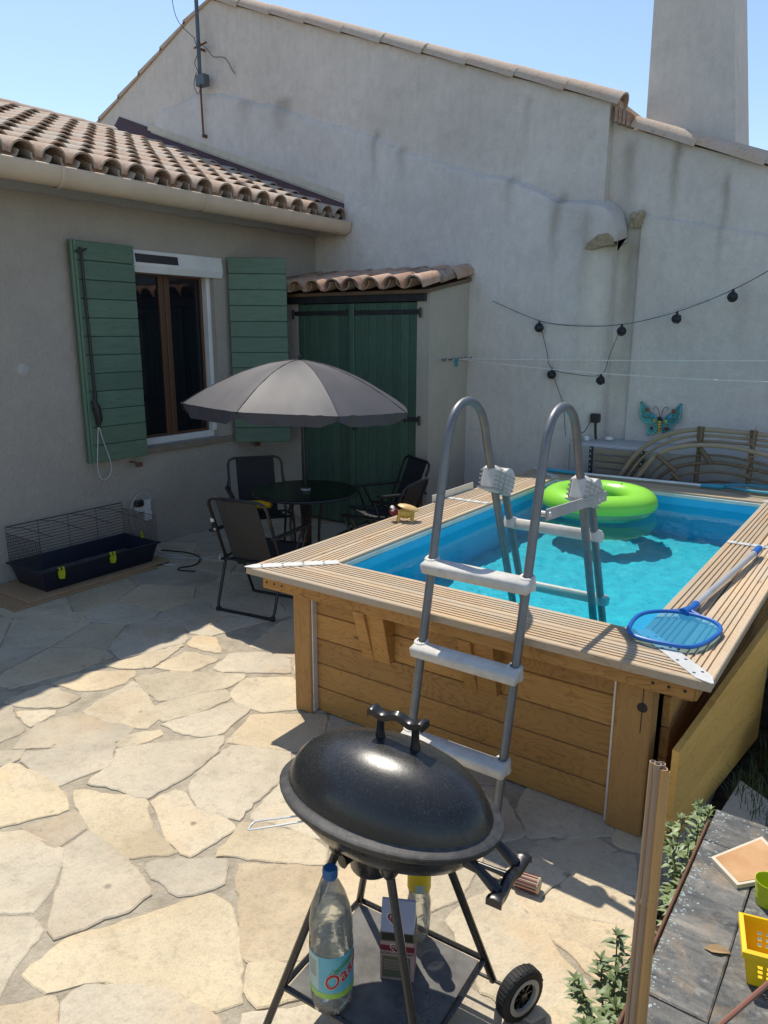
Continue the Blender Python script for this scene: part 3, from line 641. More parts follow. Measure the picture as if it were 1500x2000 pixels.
# shutter crank rod and cord
cr = thing('crank_rod', 'dark shutter crank rod with a looped cord hanging on the left shutter', 'crank', (-5.42, 3.6, .8))
obj('rod', MB().tube([(-5.40, 3.60, 2.53), (-5.40, 3.615, 1.4)], .011, 6), CABLEK, cr, world=True)
obj('grip', MB().tube([(-5.40, 3.595, 1.36), (-5.39, 3.61, 1.3), (-5.40, 3.63, 1.2), (-5.40, 3.62, 1.14)], [.02, .032, .03, .012], 8).tube([(-5.40, 3.615, 1.42), (-5.385, 3.60, 1.33)], .016, 8), CABLEK, cr, world=True, smooth=True)
obj('hook', MB().tube([(-5.42, 3.56, 2.5), (-5.385, 3.6, 2.5), (-5.385, 3.64, 2.52)], .009, 6), CABLEK, cr, world=True)
obj('cord', MB().tube(smoothpts([(-5.40, 3.62, 1.16), (-5.41, 3.60, .95), (-5.42, 3.595, .78), (-5.42, 3.63, .70), (-5.42, 3.70, .72), (-5.41, 3.715, .82), (-5.40, 3.66, 1.0), (-5.40, 3.622, 1.15)], 5), .005, 5), CABLE, cr, world=True)
for y, x, nm, lb in ((3.95, -5.42, 'shutter_stop', 'small iron shutter stop under the left shutter'), (5.43, -5.46, 'shutter_stop', 'small iron shutter stop on the wall above the rear chair')):
    o = obj(nm, MB().tube([(x-.06, y, .80), (x+.04, y, .80), (x+.05, y+.01, .80)], .008, 6).box((x+.025, y-.012, .76), (x+.04, y+.06, .80), ch=.004), RUST, None, smooth=True)
    tag(o, lb, 'shutter stop')
o = tag(obj('wall_patch', MB().lathe([(.001, .006), (.03, .004), (.045, 0)], 9, M=frame((XF+.001, 3.09, 1.62), (0, 1, 0), (0, 0, 1), (1, 0, 0))), BENCH, None, smooth=True), 'small pale filler patch on the bare taupe house wall', 'filler patch')

# ------------------------------------------------------------------ neighbour building
nb = thing('neighbour_house', 'tall grey rendered gable wall of the neighbouring house with clay verge tiles', 'house', (-4, 6.55, 0))
GA, GZ, SR, SLf = -7.03, 5.50, .378, .445
def gz_(x): return GZ-(x-GA)*SR if x > GA else GZ-(GA-x)*SLf
YU, YL, YR = 6.56, 6.515, 6.66
wl = MB()
wl.prism([(-9.8, -.05), (-2.36, -.05), (-2.36, gz_(-2.36)), (GA, GZ), (-9.8, gz_(-9.8))], 'y', YU, 7.3)
wl.prism([(-2.359, -.05), (3.5, -.05), (3.5, 3.53-.38*5.7), (-2.20, 3.53), (-2.359, 3.6)], 'y', YR, 7.3)
obj('wall', wl, NEI, nb, world=True)
wall_n = nb.children[-1]
# thicker lower skin with sloping ledge ending in a rounded nose
lx = [(-8.15, 4.34), (-7.9, 4.55), (-7.3, 4.62), (-6.9, 4.55), (-6.04, 4.31), (-5.4, 4.06), (-4.69, 3.82), (-4.32, 3.63), (-3.7, 3.42), (-3.22, 3.24), (-2.72, 3.03), (-2.5, 3.0), (-2.38, 2.985), (-2.29, 2.95), (-2.21, 2.87), (-2.165, 2.76), (-2.16, 2.66)]
lx2 = []
for i in range(len(lx)-1):
    (x0, z0), (x1, z1) = lx[i], lx[i+1]; k = max(1, int((x1-x0)/.12))
    for j in range(k): lx2.append((x0+(x1-x0)*j/k, z0+(z1-z0)*j/k+.03*mnoise.noise(Vector((x0+(x1-x0)*j/k, 5, 0))*3.1)))
lx2.append(lx[-1])
low = MB(); k = len(lx2)
def ysk(x): return YL-.12*max(0, min(1, (x+4.2)/1.5))**1.3
vsx = []
lx2 = [q for q in lx2 if q[0] < -2.47]+[(-2.462, 2.998, 0), (-2.4615, 2.998, 1)]+[q for q in lx2 if q[0] > -2.45]; k = len(lx2)
for q in lx2:
    x, z = q[0], q[1]; bt_ = 2.63 if (x > -2.46 or (len(q) > 2 and q[2])) else -.05; rg = .02*mnoise.noise(Vector((x*5, 2, 7)))
    vsx += [(x, ysk(x), bt_), (x, ysk(x), z-.11+rg), (x, ysk(x)+.03, z-.05+rg*.5), (x, YU+.06, z+.02), (x, YU+.06, bt_)]
low.add(vsx, [(5*i+j, 5*i+5+j, 5*i+6+j, 5*i+1+j) for i in range(k-1) for j in range(4)]+[(0, 1, 2, 3, 4), tuple(5*(k-1)+j for j in range(5))[::-1]])
obj('thick_lower_wall', low, NEI, nb, smooth=35, world=True)
low2 = MB().prism([(-2.47, 6.396), (-2.42, 6.402), (-2.36, 6.42), (-2.30, 6.455), (-2.26, 6.50), (-2.24, 6.56), (-2.24, 6.70), (-2.47, 6.70)], 'z', -.05, 2.64)
obj('corner_pier', low2, NEI, nb, smooth=60, world=True)
nub = MB(); prof = [(-2.44, 2.585), (-2.40, 2.64), (-2.33, 2.69), (-2.25, 2.70), (-2.20, 2.66), (-2.19, 2.61), (-2.28, 2.60), (-2.36, 2.575)]
nub.prism(prof, 'y', 6.388, 6.55); obj('raw_corner', nub, MUD, nb, world=True)
obj('ledge_underside', MB().box((-2.46, 6.398, 2.632), (-2.162, 6.66, 2.645)), NEI, nb, world=True)
rl = MB(); k = 40; vsx = []
for i in range(k+1):
    x = -2.05+4.5*i/k; z = 2.85-.228*(x+2.05)+.01*mnoise.noise(Vector((x*4, 1, 1)))
    vsx += [(x, YR-.03, -.05), (x, YR-.03, z-.012), (x, YR-.002, z+.012), (x, YR+.05, z+.012)]
rl.add(vsx, [(4*i+j, 4*i+4+j, 4*i+5+j, 4*i+1+j) for i in range(k) for j in range(3)]); obj('right_lower_wall', rl, NEI, nb, smooth=35, world=True)
crmb = MB(); 
for (x, y, z, r) in ((-2.08, 6.61, 2.80, .05), (-2.11, 6.6, 2.84, .035), (-2.05, 6.61, 2.85, .035), (-2.12, 6.6, 2.78, .03)): crmb.sph((x, y, z), r, 7, 5, (1, .8, 1.1))
obj('broken_plaster', crmb, MUD, nb, world=True)
# verge tiles
vt = canal_mesh('verge_tile', TILE3, .115, .098, .56, n=8)
def verge(x0, x1, z0f, slope, n, yy, name='verge_tile'):
    # tiles laid from the low end up
    d = Vector((x0-x1, 0, z0f(x0)-z0f(x1))); L_ = d.length; u = d.normalized(); nn = Vector((-u.z, 0, u.x));
    if nn.z < 0: nn = -nn
    yv = nn.cross(u)
    for i in range(n):
        p = Vector((x1, yy, z0f(x1)))+u*(L_*i/n)+nn*(-.01)
        link(name, vt, wall_n, frame(p, u, yv, nn) @ Matrix.Rotation(-.035, 4, 'Y') @ Matrix.Rotation(R.uniform(-.02, .02), 4, 'Z'))
verge(GA, -2.28, gz_, SR, 10, YU+.055)
zr = lambda x: 3.53-.38*(x+2.2)
verge(-2.2, .4, zr, .38, 5, YR+.05)
nb_r = MB(); nb_r.hexa([(GA, 6.6, GZ-.02), (-2.3, 6.6, gz_(-2.3)-.02), (-2.3, 7.6, gz_(-2.3)-.02), (GA, 7.6, GZ-.02), (GA, 6.6, GZ+.04), (-2.3, 6.6, gz_(-2.3)+.04), (-2.3, 7.6, gz_(-2.3)+.04), (GA, 7.6, GZ+.04)])
obj('roof', nb_r, TILE3, nb, world=True); nroof = nb.children[-1]
for i in range(6):
    x1 = -9.6+.43*i; x0 = x1+.47
    b_ = MB(); zo = .02+.012*(i % 2)
    b_.hexa([(x1, 6.535, gz_(x1)+.008), (x0, 6.535, gz_(x0)+.004), (x0, 7.4, gz_(x0)+.004), (x1, 7.4, gz_(x1)+.008), (x1, 6.535, gz_(x1)+.055), (x0, 6.535, gz_(x0)+.025), (x0, 7.4, gz_(x0)+.025), (x1, 7.4, gz_(x1)+.055)])
    obj('edge_tile', b_, TILE3, nroof)
# brick end of the verge
be = MB()
for i in range(4): be.box((-2.32+.033*i, 6.56, 3.58-.015*i), (-2.292+.033*i, 6.70, 3.70-.02*i), ch=.004)
obj('eave_brick', be, TILE2, nb, world=True)
# chimney
ch = MB(); ch.hexa([(-2.0, 6.85, 2.9), (-1.33, 6.85, 2.9), (-1.33, 7.5, 2.9), (-2.0, 7.5, 2.9), (-2.07, 6.9, 6.2), (-1.72, 6.9, 6.2), (-1.72, 7.4, 6.2), (-2.07, 7.4, 6.2)])
ch = MB(); ch.hexa([(-2.155, 6.90, 2.9), (-1.385, 6.90, 2.9), (-1.385, 7.5, 2.9), (-2.155, 7.5, 2.9), (-2.20, 6.92, 6.0), (-1.74, 6.92, 6.0), (-1.74, 7.4, 6.0), (-2.20, 7.4, 6.0)])
obj('chimney', ch, NEI, nb, world=True)

# antenna mast on the gable
mast = thing('antenna_mast', 'thin zinc antenna mast with junction box and loose cables on the gable', 'mast', (-7.12, 6.5, 4.1))
obj('pole', MB().tube([(-7.12, 6.46, 4.62), (-7.12, 6.46, 7.2)], .022, 8), GALV, mast, world=True)
obj('lower_rod', MB().tube([(-7.12, 6.47, 4.08), (-7.12, 6.46, 4.62)], .012, 6), RUST, mast, world=True)
obj('junction_box', MB().box((-7.14, 6.40, 4.60), (-7.0, 6.5, 4.72), ch=.01), GALV, mast, world=True)
obj('bracket', MB().tube([(-7.2, 6.47, 5.02), (-7.0, 6.47, 5.04)], .012, 6).tube([(-7.12, 6.55, 4.1), (-7.12, 6.46, 4.1)], .02, 6).tube([(-7.12, 6.55, 5.0), (-7.12, 6.46, 5.0)], .015, 6), RUST, mast, world=True)
obj('loose_cable', MB().tube(smoothpts([(-7.10, 6.44, 5.06), (-7.02, 6.5, 4.98), (-6.95, 6.52, 4.9), (-6.78, 6.53, 4.86), (-6.68, 6.54, 4.72), (-6.64, 6.54, 4.68)], 4), .004, 5), CABLEK, mast, world=True)
obj('sagging_cable', MB().tube(smoothpts([(-7.15, 6.44, 5.1), (-7.25, 6.3, 5.25), (-7.33, 6.3, 5.5), (-7.28, 6.3, 5.8), (-7.2, 6.3, 6.2)], 4), .004, 5), CABLEK, mast, world=True)
obj('wire_tangle', MB().tube(smoothpts([(-7.15, 6.43, 5.1), (-7.09, 6.42, 4.95), (-7.15, 6.42, 4.85), (-7.10, 6.42, 4.74), (-7.05, 6.4, 4.6), (-7.1, 6.4, 4.52), (-7.16, 6.4, 4.62), (-7.13, 6.42, 4.75)], 4), .004, 5), CABLEK, mast, world=True)

# ------------------------------------------------------------------ garden shed
SX, SY = -3.575, 5.765
shed = thing('garden_shed', 'small rendered lean-to shed with double green doors and clay tile roof', 'shed', (-4.5, 6.1, 0))
obj('wall', MB().prism([(SY, -.04), (6.53, -.04), (6.53, 2.37), (SY, 2.24)], 'x', SX-.13, SX), SHEDW, shed, world=True)
obj('wall', MB().prism([(SY, -.04), (6.53, -.04), (6.53, 2.36), (SY, 2.22)], 'x', -5.498, -5.11), SHEDW, shed, world=True)
obj('dark_gap_lintel', MB().box((-5.49, SY-.03, 2.165), (SX-.03, SY+.12, 2.235), ch=.004), IRON, shed, world=True)  # coloured black to paint in the shaded gap above the doors
obj('door_back', MB().box((-5.1, SY+.30, -.03), (SX-.14, SY+.33, 2.16)), DARKP, shed, world=True)
for x0, x1 in ((-5.105, -4.432), (-4.425, SX-.125)):
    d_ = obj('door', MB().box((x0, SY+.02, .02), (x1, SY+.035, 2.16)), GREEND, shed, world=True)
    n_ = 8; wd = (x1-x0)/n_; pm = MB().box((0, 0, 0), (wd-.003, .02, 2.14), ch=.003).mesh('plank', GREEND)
    for i in range(n_): link('plank', pm, d_, Matrix.Translation((x0+wd*i+.0015, SY-.002+R.uniform(-.001, .001), .02)))
    for z in (2.075, 1.12):
        rgt = x0 > -4.6
        a, b_ = (x0+.06, x1+.04) if rgt else (x0-.05, x1-.08)
        s_ = MB().box((a, SY-.014, z-.02), (b_, SY-.004, z+.02), ch=.003)
        e = a if rgt else b_; sg = -1 if rgt else 1
        s_.add([(e, SY-.0135, z-.02), (e, SY-.0135, z+.02), (e+sg*.05, SY-.0135, z+.035), (e+sg*.02, SY-.0135, z), (e+sg*.05, SY-.0135, z-.035)], [(0, 1, 2, 3), (0, 3, 4)])
        q = b_ if rgt else a; s_.tube([(q, SY-.02, z-.05), (q, SY-.02, z+.035)], .012, 8)
        obj('hinge', s_, IRON, d_)
obj('astragal', MB().box((-4.455, SY-.022, .02), (-4.40, SY-.0045, 2.16), ch=.004), GREEND, shed, world=True)
obj('latch', MB().box((-4.41, SY-.05, .98), (-4.38, SY-.0225, 1.06), ch=.004).tube([(-4.395, SY-.05, 1.02), (-4.395, SY-.07, 1.02), (-4.36, SY-.07, 1.02)], .008, 6), IRON, shed, world=True)
ts = math.atan2(.135, .80); us = Vector((0, math.cos(ts), math.sin(ts))); ns = Vector((0, -math.sin(ts), math.cos(ts)))
e0 = Vector((0, SY-.12, 2.23))
rb = MB(); rb.hexa([e0+Vector((-5.5, .06, 0)), e0+Vector((SX+.02, .06, 0)), e0+us*.86+Vector((SX+.02, 0, 0)), e0+us*.86+Vector((-5.5, 0, 0)), e0+Vector((-5.5, .06, .03)), e0+Vector((SX+.02, .06, .03)), e0+us*.86+Vector((SX+.02, 0, .03)), e0+us*.86+Vector((-5.5, 0, .03))])
sroof = obj('roof', rb, RATTD, shed, world=True)
cov2 = canal_mesh('cover_tile', TILE2, .108, .09, .36, n=10); pan2 = canal_mesh('pan_tile', TILE2, .085, .10, .36, n=8, conc=True)
for i in range(9):
    x = -3.63-.225*i
    for r in range(3):
        o = e0+us*(-.05+.29*r+R.uniform(-.015, .015))+Vector((x+R.uniform(-.01, .01), 0, 0))+ns*(.045+.006)
        xv = us; yv = ns.cross(us)
        link('cover_tile', cov2, sroof, frame(o, xv, yv, ns) @ Matrix.Rotation(-.045, 4, 'Y'))
        if i < 8: link('pan_tile', pan2, sroof, frame(e0+us*(-.03+.29*r)+Vector((x-.1125, 0, 0))+ns*.125, xv, yv, ns) @ Matrix.Rotation(-.045, 4, 'Y'))

# ------------------------------------------------------------------ masonry ledge behind the pool
o = MB(); o.box((-2.40, 6.2, -.05), (2.5, 6.655, .975), ch=.02)
tag(obj('masonry_ledge', o, BENCH), 'low grey rendered ledge along the wall behind the pool', 'ledge')
# ------------------------------------------------------------------ pool
PX0, PX1, PY0, PY1, PZ = -2.60, -.42, 2.50, 5.96, .76
RW = .33
pool = thing('wooden_pool', 'rectangular above-ground wooden pool with grooved deck rim and blue liner', 'pool', (-1.5, 4.2, 0))
Z3 = Vector((0, 0, 1))
def groove_board(L_, off, w_, th=.034, pitch=.0235):
    # cross-section polygon (y,z), grooves on top; mitred ends
    prof = [(0, -th), (0, -.004), (.004, 0)]
    n_ = int((w_-.02)/pitch); s0 = (w_-n_*pitch)/2
    for i in range(n_):
        y = s0+pitch*(i+.5)
        prof += [(y-.0048, 0), (y-.0036, -.0065), (y+.0036, -.0065), (y+.0048, 0)]
    prof += [(w_-.004, 0), (w_, -.004), (w_, -th)]
    seg = 1; vs = []; k = len(prof)
    for e in (0, 1):
        for y, z in prof: vs.append(((off+y) if e == 0 else L_-(off+y), y, z))
    mb = MB(); mb.add(vs, [(i, (i+1) % k, k+(i+1) % k, k+i) for i in range(k)]+[list(range(k))[::-1], list(range(k, 2*k))])
    return mb
sides = [((PX0, PY0), (1, 0), (0, 1), PX1-PX0), ((PX1, PY0), (0, 1), (-1, 0), PY1-PY0), ((PX1, PY1), (-1, 0), (0, -1), PX1-PX0), ((PX0, PY1), (0, -1), (1, 0), PY1-PY0)]
for (o_, x_, y_, L_) in sides:
    for j in range(2):
        off = j*.168
        M_ = frame((o_[0]+y_[0]*off, o_[1]+y_[1]*off, PZ+R.uniform(-.001, .001)), (*x_, 0), (*y_, 0), (0, 0, 1))
        obj('deck_board', groove_board(L_, off, .16), DECK, pool, M=M_, world=True)
    # fascia beam under the deck
    off = .055 if j else .055
    M_ = frame((o_[0]+y_[0]*.05, o_[1]+y_[1]*.05, 0), (*x_, 0), (*y_, 0), (0, 0, 1))
    fb = obj('fascia', MB().box((.06, 0, PZ-.034-.075), (L_-.06, .04, PZ-.0345), ch=.004), PINE, pool, M=M_, world=True)
    hl = MB()
    for xx in (.09, .14, .19, L_-.09, L_-.145, L_-.20): hl.lathe([(.0065, 0), (.0065, -.002)], 8, M=frame((xx, -.0005, PZ-.075), (1, 0, 0), (0, 0, 1), (0, -1, 0)), cap=True)
    obj('screw_hole', hl, DARKP, fb)
# walls: front, right, left, back planks
PH = .665
def wall_planks(a, b, nrm, n=5):
    a, b = Vector(a), Vector(b); x = (b-a).normalized(); L_ = (b-a).length; h_ = PH/n
    me = MB().box((0, 0, 0), (L_, .035, h_-.003), ch=.004).mesh('plank', PINE)
    for i in range(n):
        M_ = frame(a+Vector((0, 0, .005+i*h_))+Vector(nrm)*R.uniform(0, .003), x, -Vector(nrm), Z3)
        link('plank', me, pool, M_, world=True)
wall_planks((-2.29, 2.665, 0), (-.765, 2.665, 0), (0, -1, 0))
wall_planks((-.60, 2.78, 0), (-.60, 5.7, 0), (1, 0, 0))
wall_planks((-2.42, 5.7, 0), (-2.42, 2.78, 0), (-1, 0, 0))
wall_planks((-.7, 5.80, 0), (-2.35, 5.80, 0), (0, 1, 0))
pm = MB().box((-.055, -.05, 0), (.055, .05, PH), ch=.006).mesh('post', PINEV)
for x, y, sxx in ((-2.345, 2.665, 1), (-.70, 2.665, 1.25), (-2.36, 5.72, 1), (-.70, 5.72, 1)):
    M_ = Matrix.Translation((x, y, 0)); M_ = M_ @ Matrix.Diagonal((sxx, 1, 1, 1)); link('post', pm, pool, M_, world=True)
obj('post_hole', MB().lathe([(.02, 0), (.02, -.003)], 14, M=frame((-.665, 2.6145, .545), (1, 0, 0), (0, 0, 1), (0, -1, 0)), cap=True).box((-.6665, 2.6135, .44), (-.6635, 2.616, .66)), DARKP, pool, world=True)
for x in (-2.292, -.772): obj('edge_strip', MB().box((x-.007, 2.628, .01), (x+.009, 2.6635, PH), ch=.002), STEEL, pool, world=True)
for x in (-1.92, -1.37):   # triangular brackets
    b_ = MB(); b_.prism([(2.66, .40), (2.66, .655), (2.565, .655), (2.63, .40)], 'x', x+.012, x+.105); obj('bracket_block', b_, PINE, pool, world=True)
    b_ = MB(); b_.prism([(2.63, .395), (2.655, .40), (2.58, .655), (2.545, .655)], 'x', x-.05, x+.011); obj('bracket_brace', b_, PINE, pool, world=True)
# corner and joint plates
def plate(p, ang, L_, w_, taper):
    M_ = frame((p[0], p[1], PZ+.0015), (math.cos(ang), math.sin(ang), 0), (-math.sin(ang), math.cos(ang), 0), (0, 0, 1))
    mb = MB(); mb.prism([(0, 0)]*0+[(0.0, -.004), (taper, -w_/2), (L_, -w_/2), (L_, w_/2), (taper, w_/2), (0.0, .004)], 'z', 0, .003)
    o = obj('corner_plate' if taper > .02 else 'joint_plate', mb, STEEL, pool, M=M_, world=True)
    sc = MB()
    for i in range(4):
        for s_ in (-1, 1): sc.lathe([(.0065, .003), (.0055, .0045)], 8, (L_*(.18+.22*i), s_*w_*.26, 0), cap=True)
    obj('screw', sc, GALV, o)
for p, a in (((PX0-.005, PY0-.005), 45), ((PX1+.005, PY0-.005), 135), ((PX1+.005, PY1+.005), 225), ((PX0-.005, PY1+.005), -45)): plate(p, rad(a), .47, .062, .05)
plate((PX0+.006, 4.47), 0, .315, .05, .005); plate((PX1-.006, 4.40), math.pi, .315, .05, .005)
obj('side_plate', MB().box((-2.612, 4.28, PZ-.02), (-2.604, 4.86, PZ+.05), ch=.002), STEEL, pool, world=True)
IX0, IX1, IY0, IY1 = PX0+RW+.005, PX1-RW-.005, PY0+RW+.005, PY1-RW-.005
lr = MB()
for a, b_ in (((IX0-.02, IY0-.02), (IX1+.02, IY0)), ((IX0-.02, IY1), (IX1+.02, IY1+.02)), ((IX0-.02, IY0), (IX0, IY1)), ((IX1, IY0), (IX1+.02, IY1))): lr.box((*a, PZ-.042), (*b_, PZ-.014), ch=.003)
obj('liner_rail', lr, CREAMP, pool, world=True)
ln = MB()
def liner_wall(a, b_):
    n1, n2 = 40, 8; vs = []; a, b_ = Vector(a), Vector(b_); d_ = b_-a; nn = Vector((-d_.y, d_.x, 0)).normalized()
    for j in range(n2+1):
        for i in range(n1+1):
            p = a+d_*(i/n1); z = .03+(PZ-.07)*j/n2; wv = .012*mnoise.noise(Vector((p.x*2.3, p.y*2.3, z*5)))*(1-abs(2*i/n1-1)**4)
            vs.append(p+nn*wv+Vector((0, 0, z)))
    ln.add(vs, [(j*(n1+1)+i, j*(n1+1)+i+1, (j+1)*(n1+1)+i+1, (j+1)*(n1+1)+i) for j in range(n2) for i in range(n1)])
e_ = .012
for a, b_ in (((IX0, IY0), (IX1, IY0)), ((IX1, IY0), (IX1, IY1)), ((IX1, IY1), (IX0, IY1)), ((IX0, IY1), (IX0, IY0))): liner_wall((*a, 0), (*b_, 0))
obj('liner', ln, LINER, pool, smooth=60, world=True)
FZ = .42; lf = MB(); n1, n2 = 60, 90
lf.add([(IX0-.02+(IX1-IX0+.04)*i/n1, IY0-.02+(IY1-IY0+.04)*j/n2, FZ+.010*mnoise.noise(Vector((i*.5, j*.21, 1)))+.020*max(0, .12-abs(mnoise.noise(Vector((i*.13, j*.33, 5)))))/.12+.014*max(0, .1-abs(mnoise.noise(Vector((i*.27+9, j*.11, 2)))))/.1) for j in range(n2+1) for i in range(n1+1)],
       [(j*(n1+1)+i, j*(n1+1)+i+1, (j+1)*(n1+1)+i+1, (j+1)*(n1+1)+i) for j in range(n2) for i in range(n1)])
obj('liner_floor', lf, LINERB, pool, smooth=60, world=True)
obj('inlet_nozzle', MB().lathe([(.001, .03), (.02, .03), (.028, .018), (.045, .012), (.05, 0)], 16, M=frame((IX0+.004, 3.22, .52), (0, 1, 0), (0, 0, 1), (1, 0, 0))), WHITE, pool, smooth=True, world=True)
WZ = .665
wt = MB(); wt.add([(IX0-.01, IY0-.01, WZ), (IX1+.01, IY0-.01, WZ), (IX1+.01, IY1+.01, WZ), (IX0-.01, IY1+.01, WZ)], [(0, 1, 2, 3)])
structure(obj('pool_water', wt, WATER))

# swim ring
rg = thing('swim_ring', 'lime green inflatable swim ring floating in the far corner of the pool', 'swim ring', (-1.75, 5.17, WZ), .4)
def torus_part(a0, a1, R0=.300, r0=.104, n1=64, n2=14):
    mb = MB(); vs = []
    for i in range(n1):
        t = 2*math.pi*i/n1; rr = r0*(1-.012*(i % 2))
        for j in range(n2+1):
            a = a0+(a1-a0)*j/n2; q = R0+rr*math.cos(a); vs.append((q*math.cos(t), q*math.sin(t), .062+rr*.88*math.sin(a)))
    k = n2+1; mb.add(vs, [(i*k+j, ((i+1) % n1)*k+j, ((i+1) % n1)*k+j+1, i*k+j+1) for i in range(n1) for j in range(n2)]); return mb
obj('green_upper_half', torus_part(rad(-14), rad(194)), LIME, rg, smooth=60)
obj('clear_lower_half', torus_part(rad(194), rad(346)), LIMEC, rg, smooth=60)
obj('valve', MB().lathe([(.012, 0), (.012, .012), (.006, .02), (.001, .02)], 10, (.17, .21, .135)), LIMEC, rg)

# ------------------------------------------------------------------ pool ladder
lad = thing('pool_ladder', 'grey tubular A-frame pool ladder with white plastic steps', 'ladder', (-1.31, 2.31, 0))
for x, sg in ((-1.52, -1), (-1.10, 1)):
    pts = [(x, 2.305, 0), (x, 2.60, 1.45), (x, 2.625, 1.53), (x, 2.672, 1.592), (x, 2.745, 1.620), (x, 2.82, 1.610), (x, 2.885, 1.565), (x, 2.925, 1.50), (x, 2.945, 1.44), (x, 3.30, .56), (x, 3.355, .43)]
    obj('rail', MB().tube(pts[:1]+smoothpts(pts[1:9], 4)+pts[9:], .018, 12), RAIL, lad, smooth=True, world=True)
    obj('inner_leg', MB().tube([(x, 3.14, 1.20), (x, 3.43, .53), (x, 3.475, .43)], .018, 12), RAIL, lad, smooth=True, world=True)
    obj('foot', MB().tube([(x, 2.300, -.001), (x, 2.312, .05)], .026, 12), RUBBER, lad, smooth=True, world=True)
    hj = MB(); ang = math.atan2(.30, .7)
    Mj = frame((x, 3.05, 1.235), (1, 0, 0), (0, math.cos(.35), -math.sin(.35)), (0, math.sin(.35), math.cos(.35)))
    hj.box((-.042, -.085, -.055), (.042, .025, .06), Mj, ch=.018)
    jt = obj('hinge_joint', hj, STEP, lad, world=True)
    obj('joint_cap', MB().lathe([(.001, .045), (.04, .043), (.058, .034), (.064, .015), (.064, -.036), (.045, -.044), (.001, -.044)], 20, M=frame((x, 3.115, 1.222), (0, 0, 1), (0, 1, 0), (-1, 0, 0))), STEP, jt, smooth=True)
    rb_ = MB()
    for i in range(5): rb_.box((-.0455, -.08, -.05+.02*i), (.0455, .11, -.043+.02*i), Mj)
    for i in range(3): rb_.box((-.0445, -.05+.05*i, -.05), (.0445, -.044+.05*i, .05), Mj)
    obj('rib', rb_, GREYP, jt)
br = MB(); br.hexa([(-1.078, 2.59, 1.205), (-1.072, 2.59, 1.205), (-1.048, 3.20, 1.175), (-1.054, 3.20, 1.175), (-1.078, 2.59, 1.25), (-1.072, 2.59, 1.25), (-1.048, 3.20, 1.22), (-1.054, 3.20, 1.22)])
obj('brace_bar', br, GREYP, lad, world=True)
obj('brace_bolt', MB().tube([(-1.115, 2.605, 1.228), (-1.062, 2.605, 1.228)], .011, 10).tube([(-1.09, 3.10, 1.2), (-1.045, 3.10, 1.2)], .007, 8).tube([(-1.09, 3.15, 1.198), (-1.045, 3.15, 1.198)], .007, 8), STEEL, lad, world=True)
def step(y, z, tilt, front):
    mb = MB(); L_ = .505
    Ms = frame((-1.31, y, z), (1, 0, 0), (0, math.cos(tilt), math.sin(tilt)), (0, -math.sin(tilt), math.cos(tilt)))
    mb.box((-L_/2+.015, -.048*front-.012 if front > 0 else -.012, -.024), (L_/2-.015, .012 if front > 0 else .06, .026), Ms, ch=.009)
    o = obj('step', mb, STEP, lad, smooth=50, world=True)
    for s_ in (-1, 1):
        obj('step_collar', MB().lathe([(.026, -.028), (.032, -.024), (.032, .026), (.028, .030), (.018, .030)], 16, (s_*.21, 0, 0), M=Ms), STEP, o, smooth=True)
for y, z in ((2.507, .975), (2.434, .635), (2.362, .275)): step(y, z, .2, 1)
for y, z in ((3.225, 1.0), (3.38, .645)): step(y, z, -.35, -1)

# ------------------------------------------------------------------ leaf skimmer nets
sk = thing('leaf_skimmer', 'blue leaf skimmer net with aluminium pole lying on the right pool deck', 'pool net', (-.63, 2.9, PZ))
NO = [(-.778, 2.742), (-.793, 2.854), (-.785, 2.95), (-.735, 3.02), (-.665, 3.055), (-.586, 3.055), (-.522, 3.025), (-.485, 2.955), (-.492, 2.85), (-.512, 2.765), (-.549, 2.71), (-.616, 2.693), (-.685, 2.688), (-.746, 2.703)]
ns_ = [Vector((x, y, .783)) for x, y in NO]
obj('rim', MB().tube(smoothpts(ns_+[ns_[0]], 3)[:-1], .0085, 8, closed=True), BLUE, sk, smooth=True, world=True)
nm = MB(); cx_, cy_ = -.635, 2.87; rings = 5; kk = len(ns_)
vs_ = [(cx_+(p.x-cx_)*(r/rings), cy_+(p.y-cy_)*(r/rings), .781-.010*(1-(r/rings)**2)) for r in range(1, rings+1) for p in ns_]+[(cx_, cy_, .771)]
nm.add(vs_, [(r*kk+i, r*kk+(i+1) % kk, (r+1)*kk+(i+1) % kk, (r+1)*kk+i) for r in range(rings-1) for i in range(kk)]+[(len(vs_)-1, i, (i+1) % kk) for i in range(kk)])
obj('netting', nm, NETB, sk, smooth=True, world=True)
obj('neck', MB().tube([(-.650, 3.05, .783), (-.632, 3.12, .786), (-.627, 3.17, .79)], [.022, .016, .018], 10).tube([(-.70, 3.045, .783), (-.645, 3.085, .785)], .009, 8).tube([(-.59, 3.06, .783), (-.630, 3.09, .785)], .009, 8), BLUE, sk, smooth=True, world=True)
obj('pole', MB().tube([(-.628, 3.16, .79), (-.558, 4.12, .797)], .0155, 12), ALU, sk, smooth=True, world=True)
obj('hand_grip', MB().tube([(-.559, 4.10, .797), (-.553, 4.21, .799)], .0185, 12), BLUE, sk, smooth=True, world=True)
s2 = thing('leaf_net', 'teal leaf net on a long aluminium pole lying across the far pool rim', 'pool net', (-1.5, 5.84, PZ))
obj('pole', MB().tube([(-2.15, 5.80, .782), (-1.2, 5.86, .785)], .013, 10), ALU, s2, smooth=True, world=True)
obj('end_grip', MB().tube([(-2.42, 5.80, .785), (-2.14, 5.80, .782)], .018, 10), TEAL, s2, smooth=True, world=True)
obj('neck', MB().tube([(-1.215, 5.86, .785), (-1.09, 5.87, .787), (-1.04, 5.88, .79)], [.016, .02, .014], 10), TEAL, s2, smooth=True, world=True)
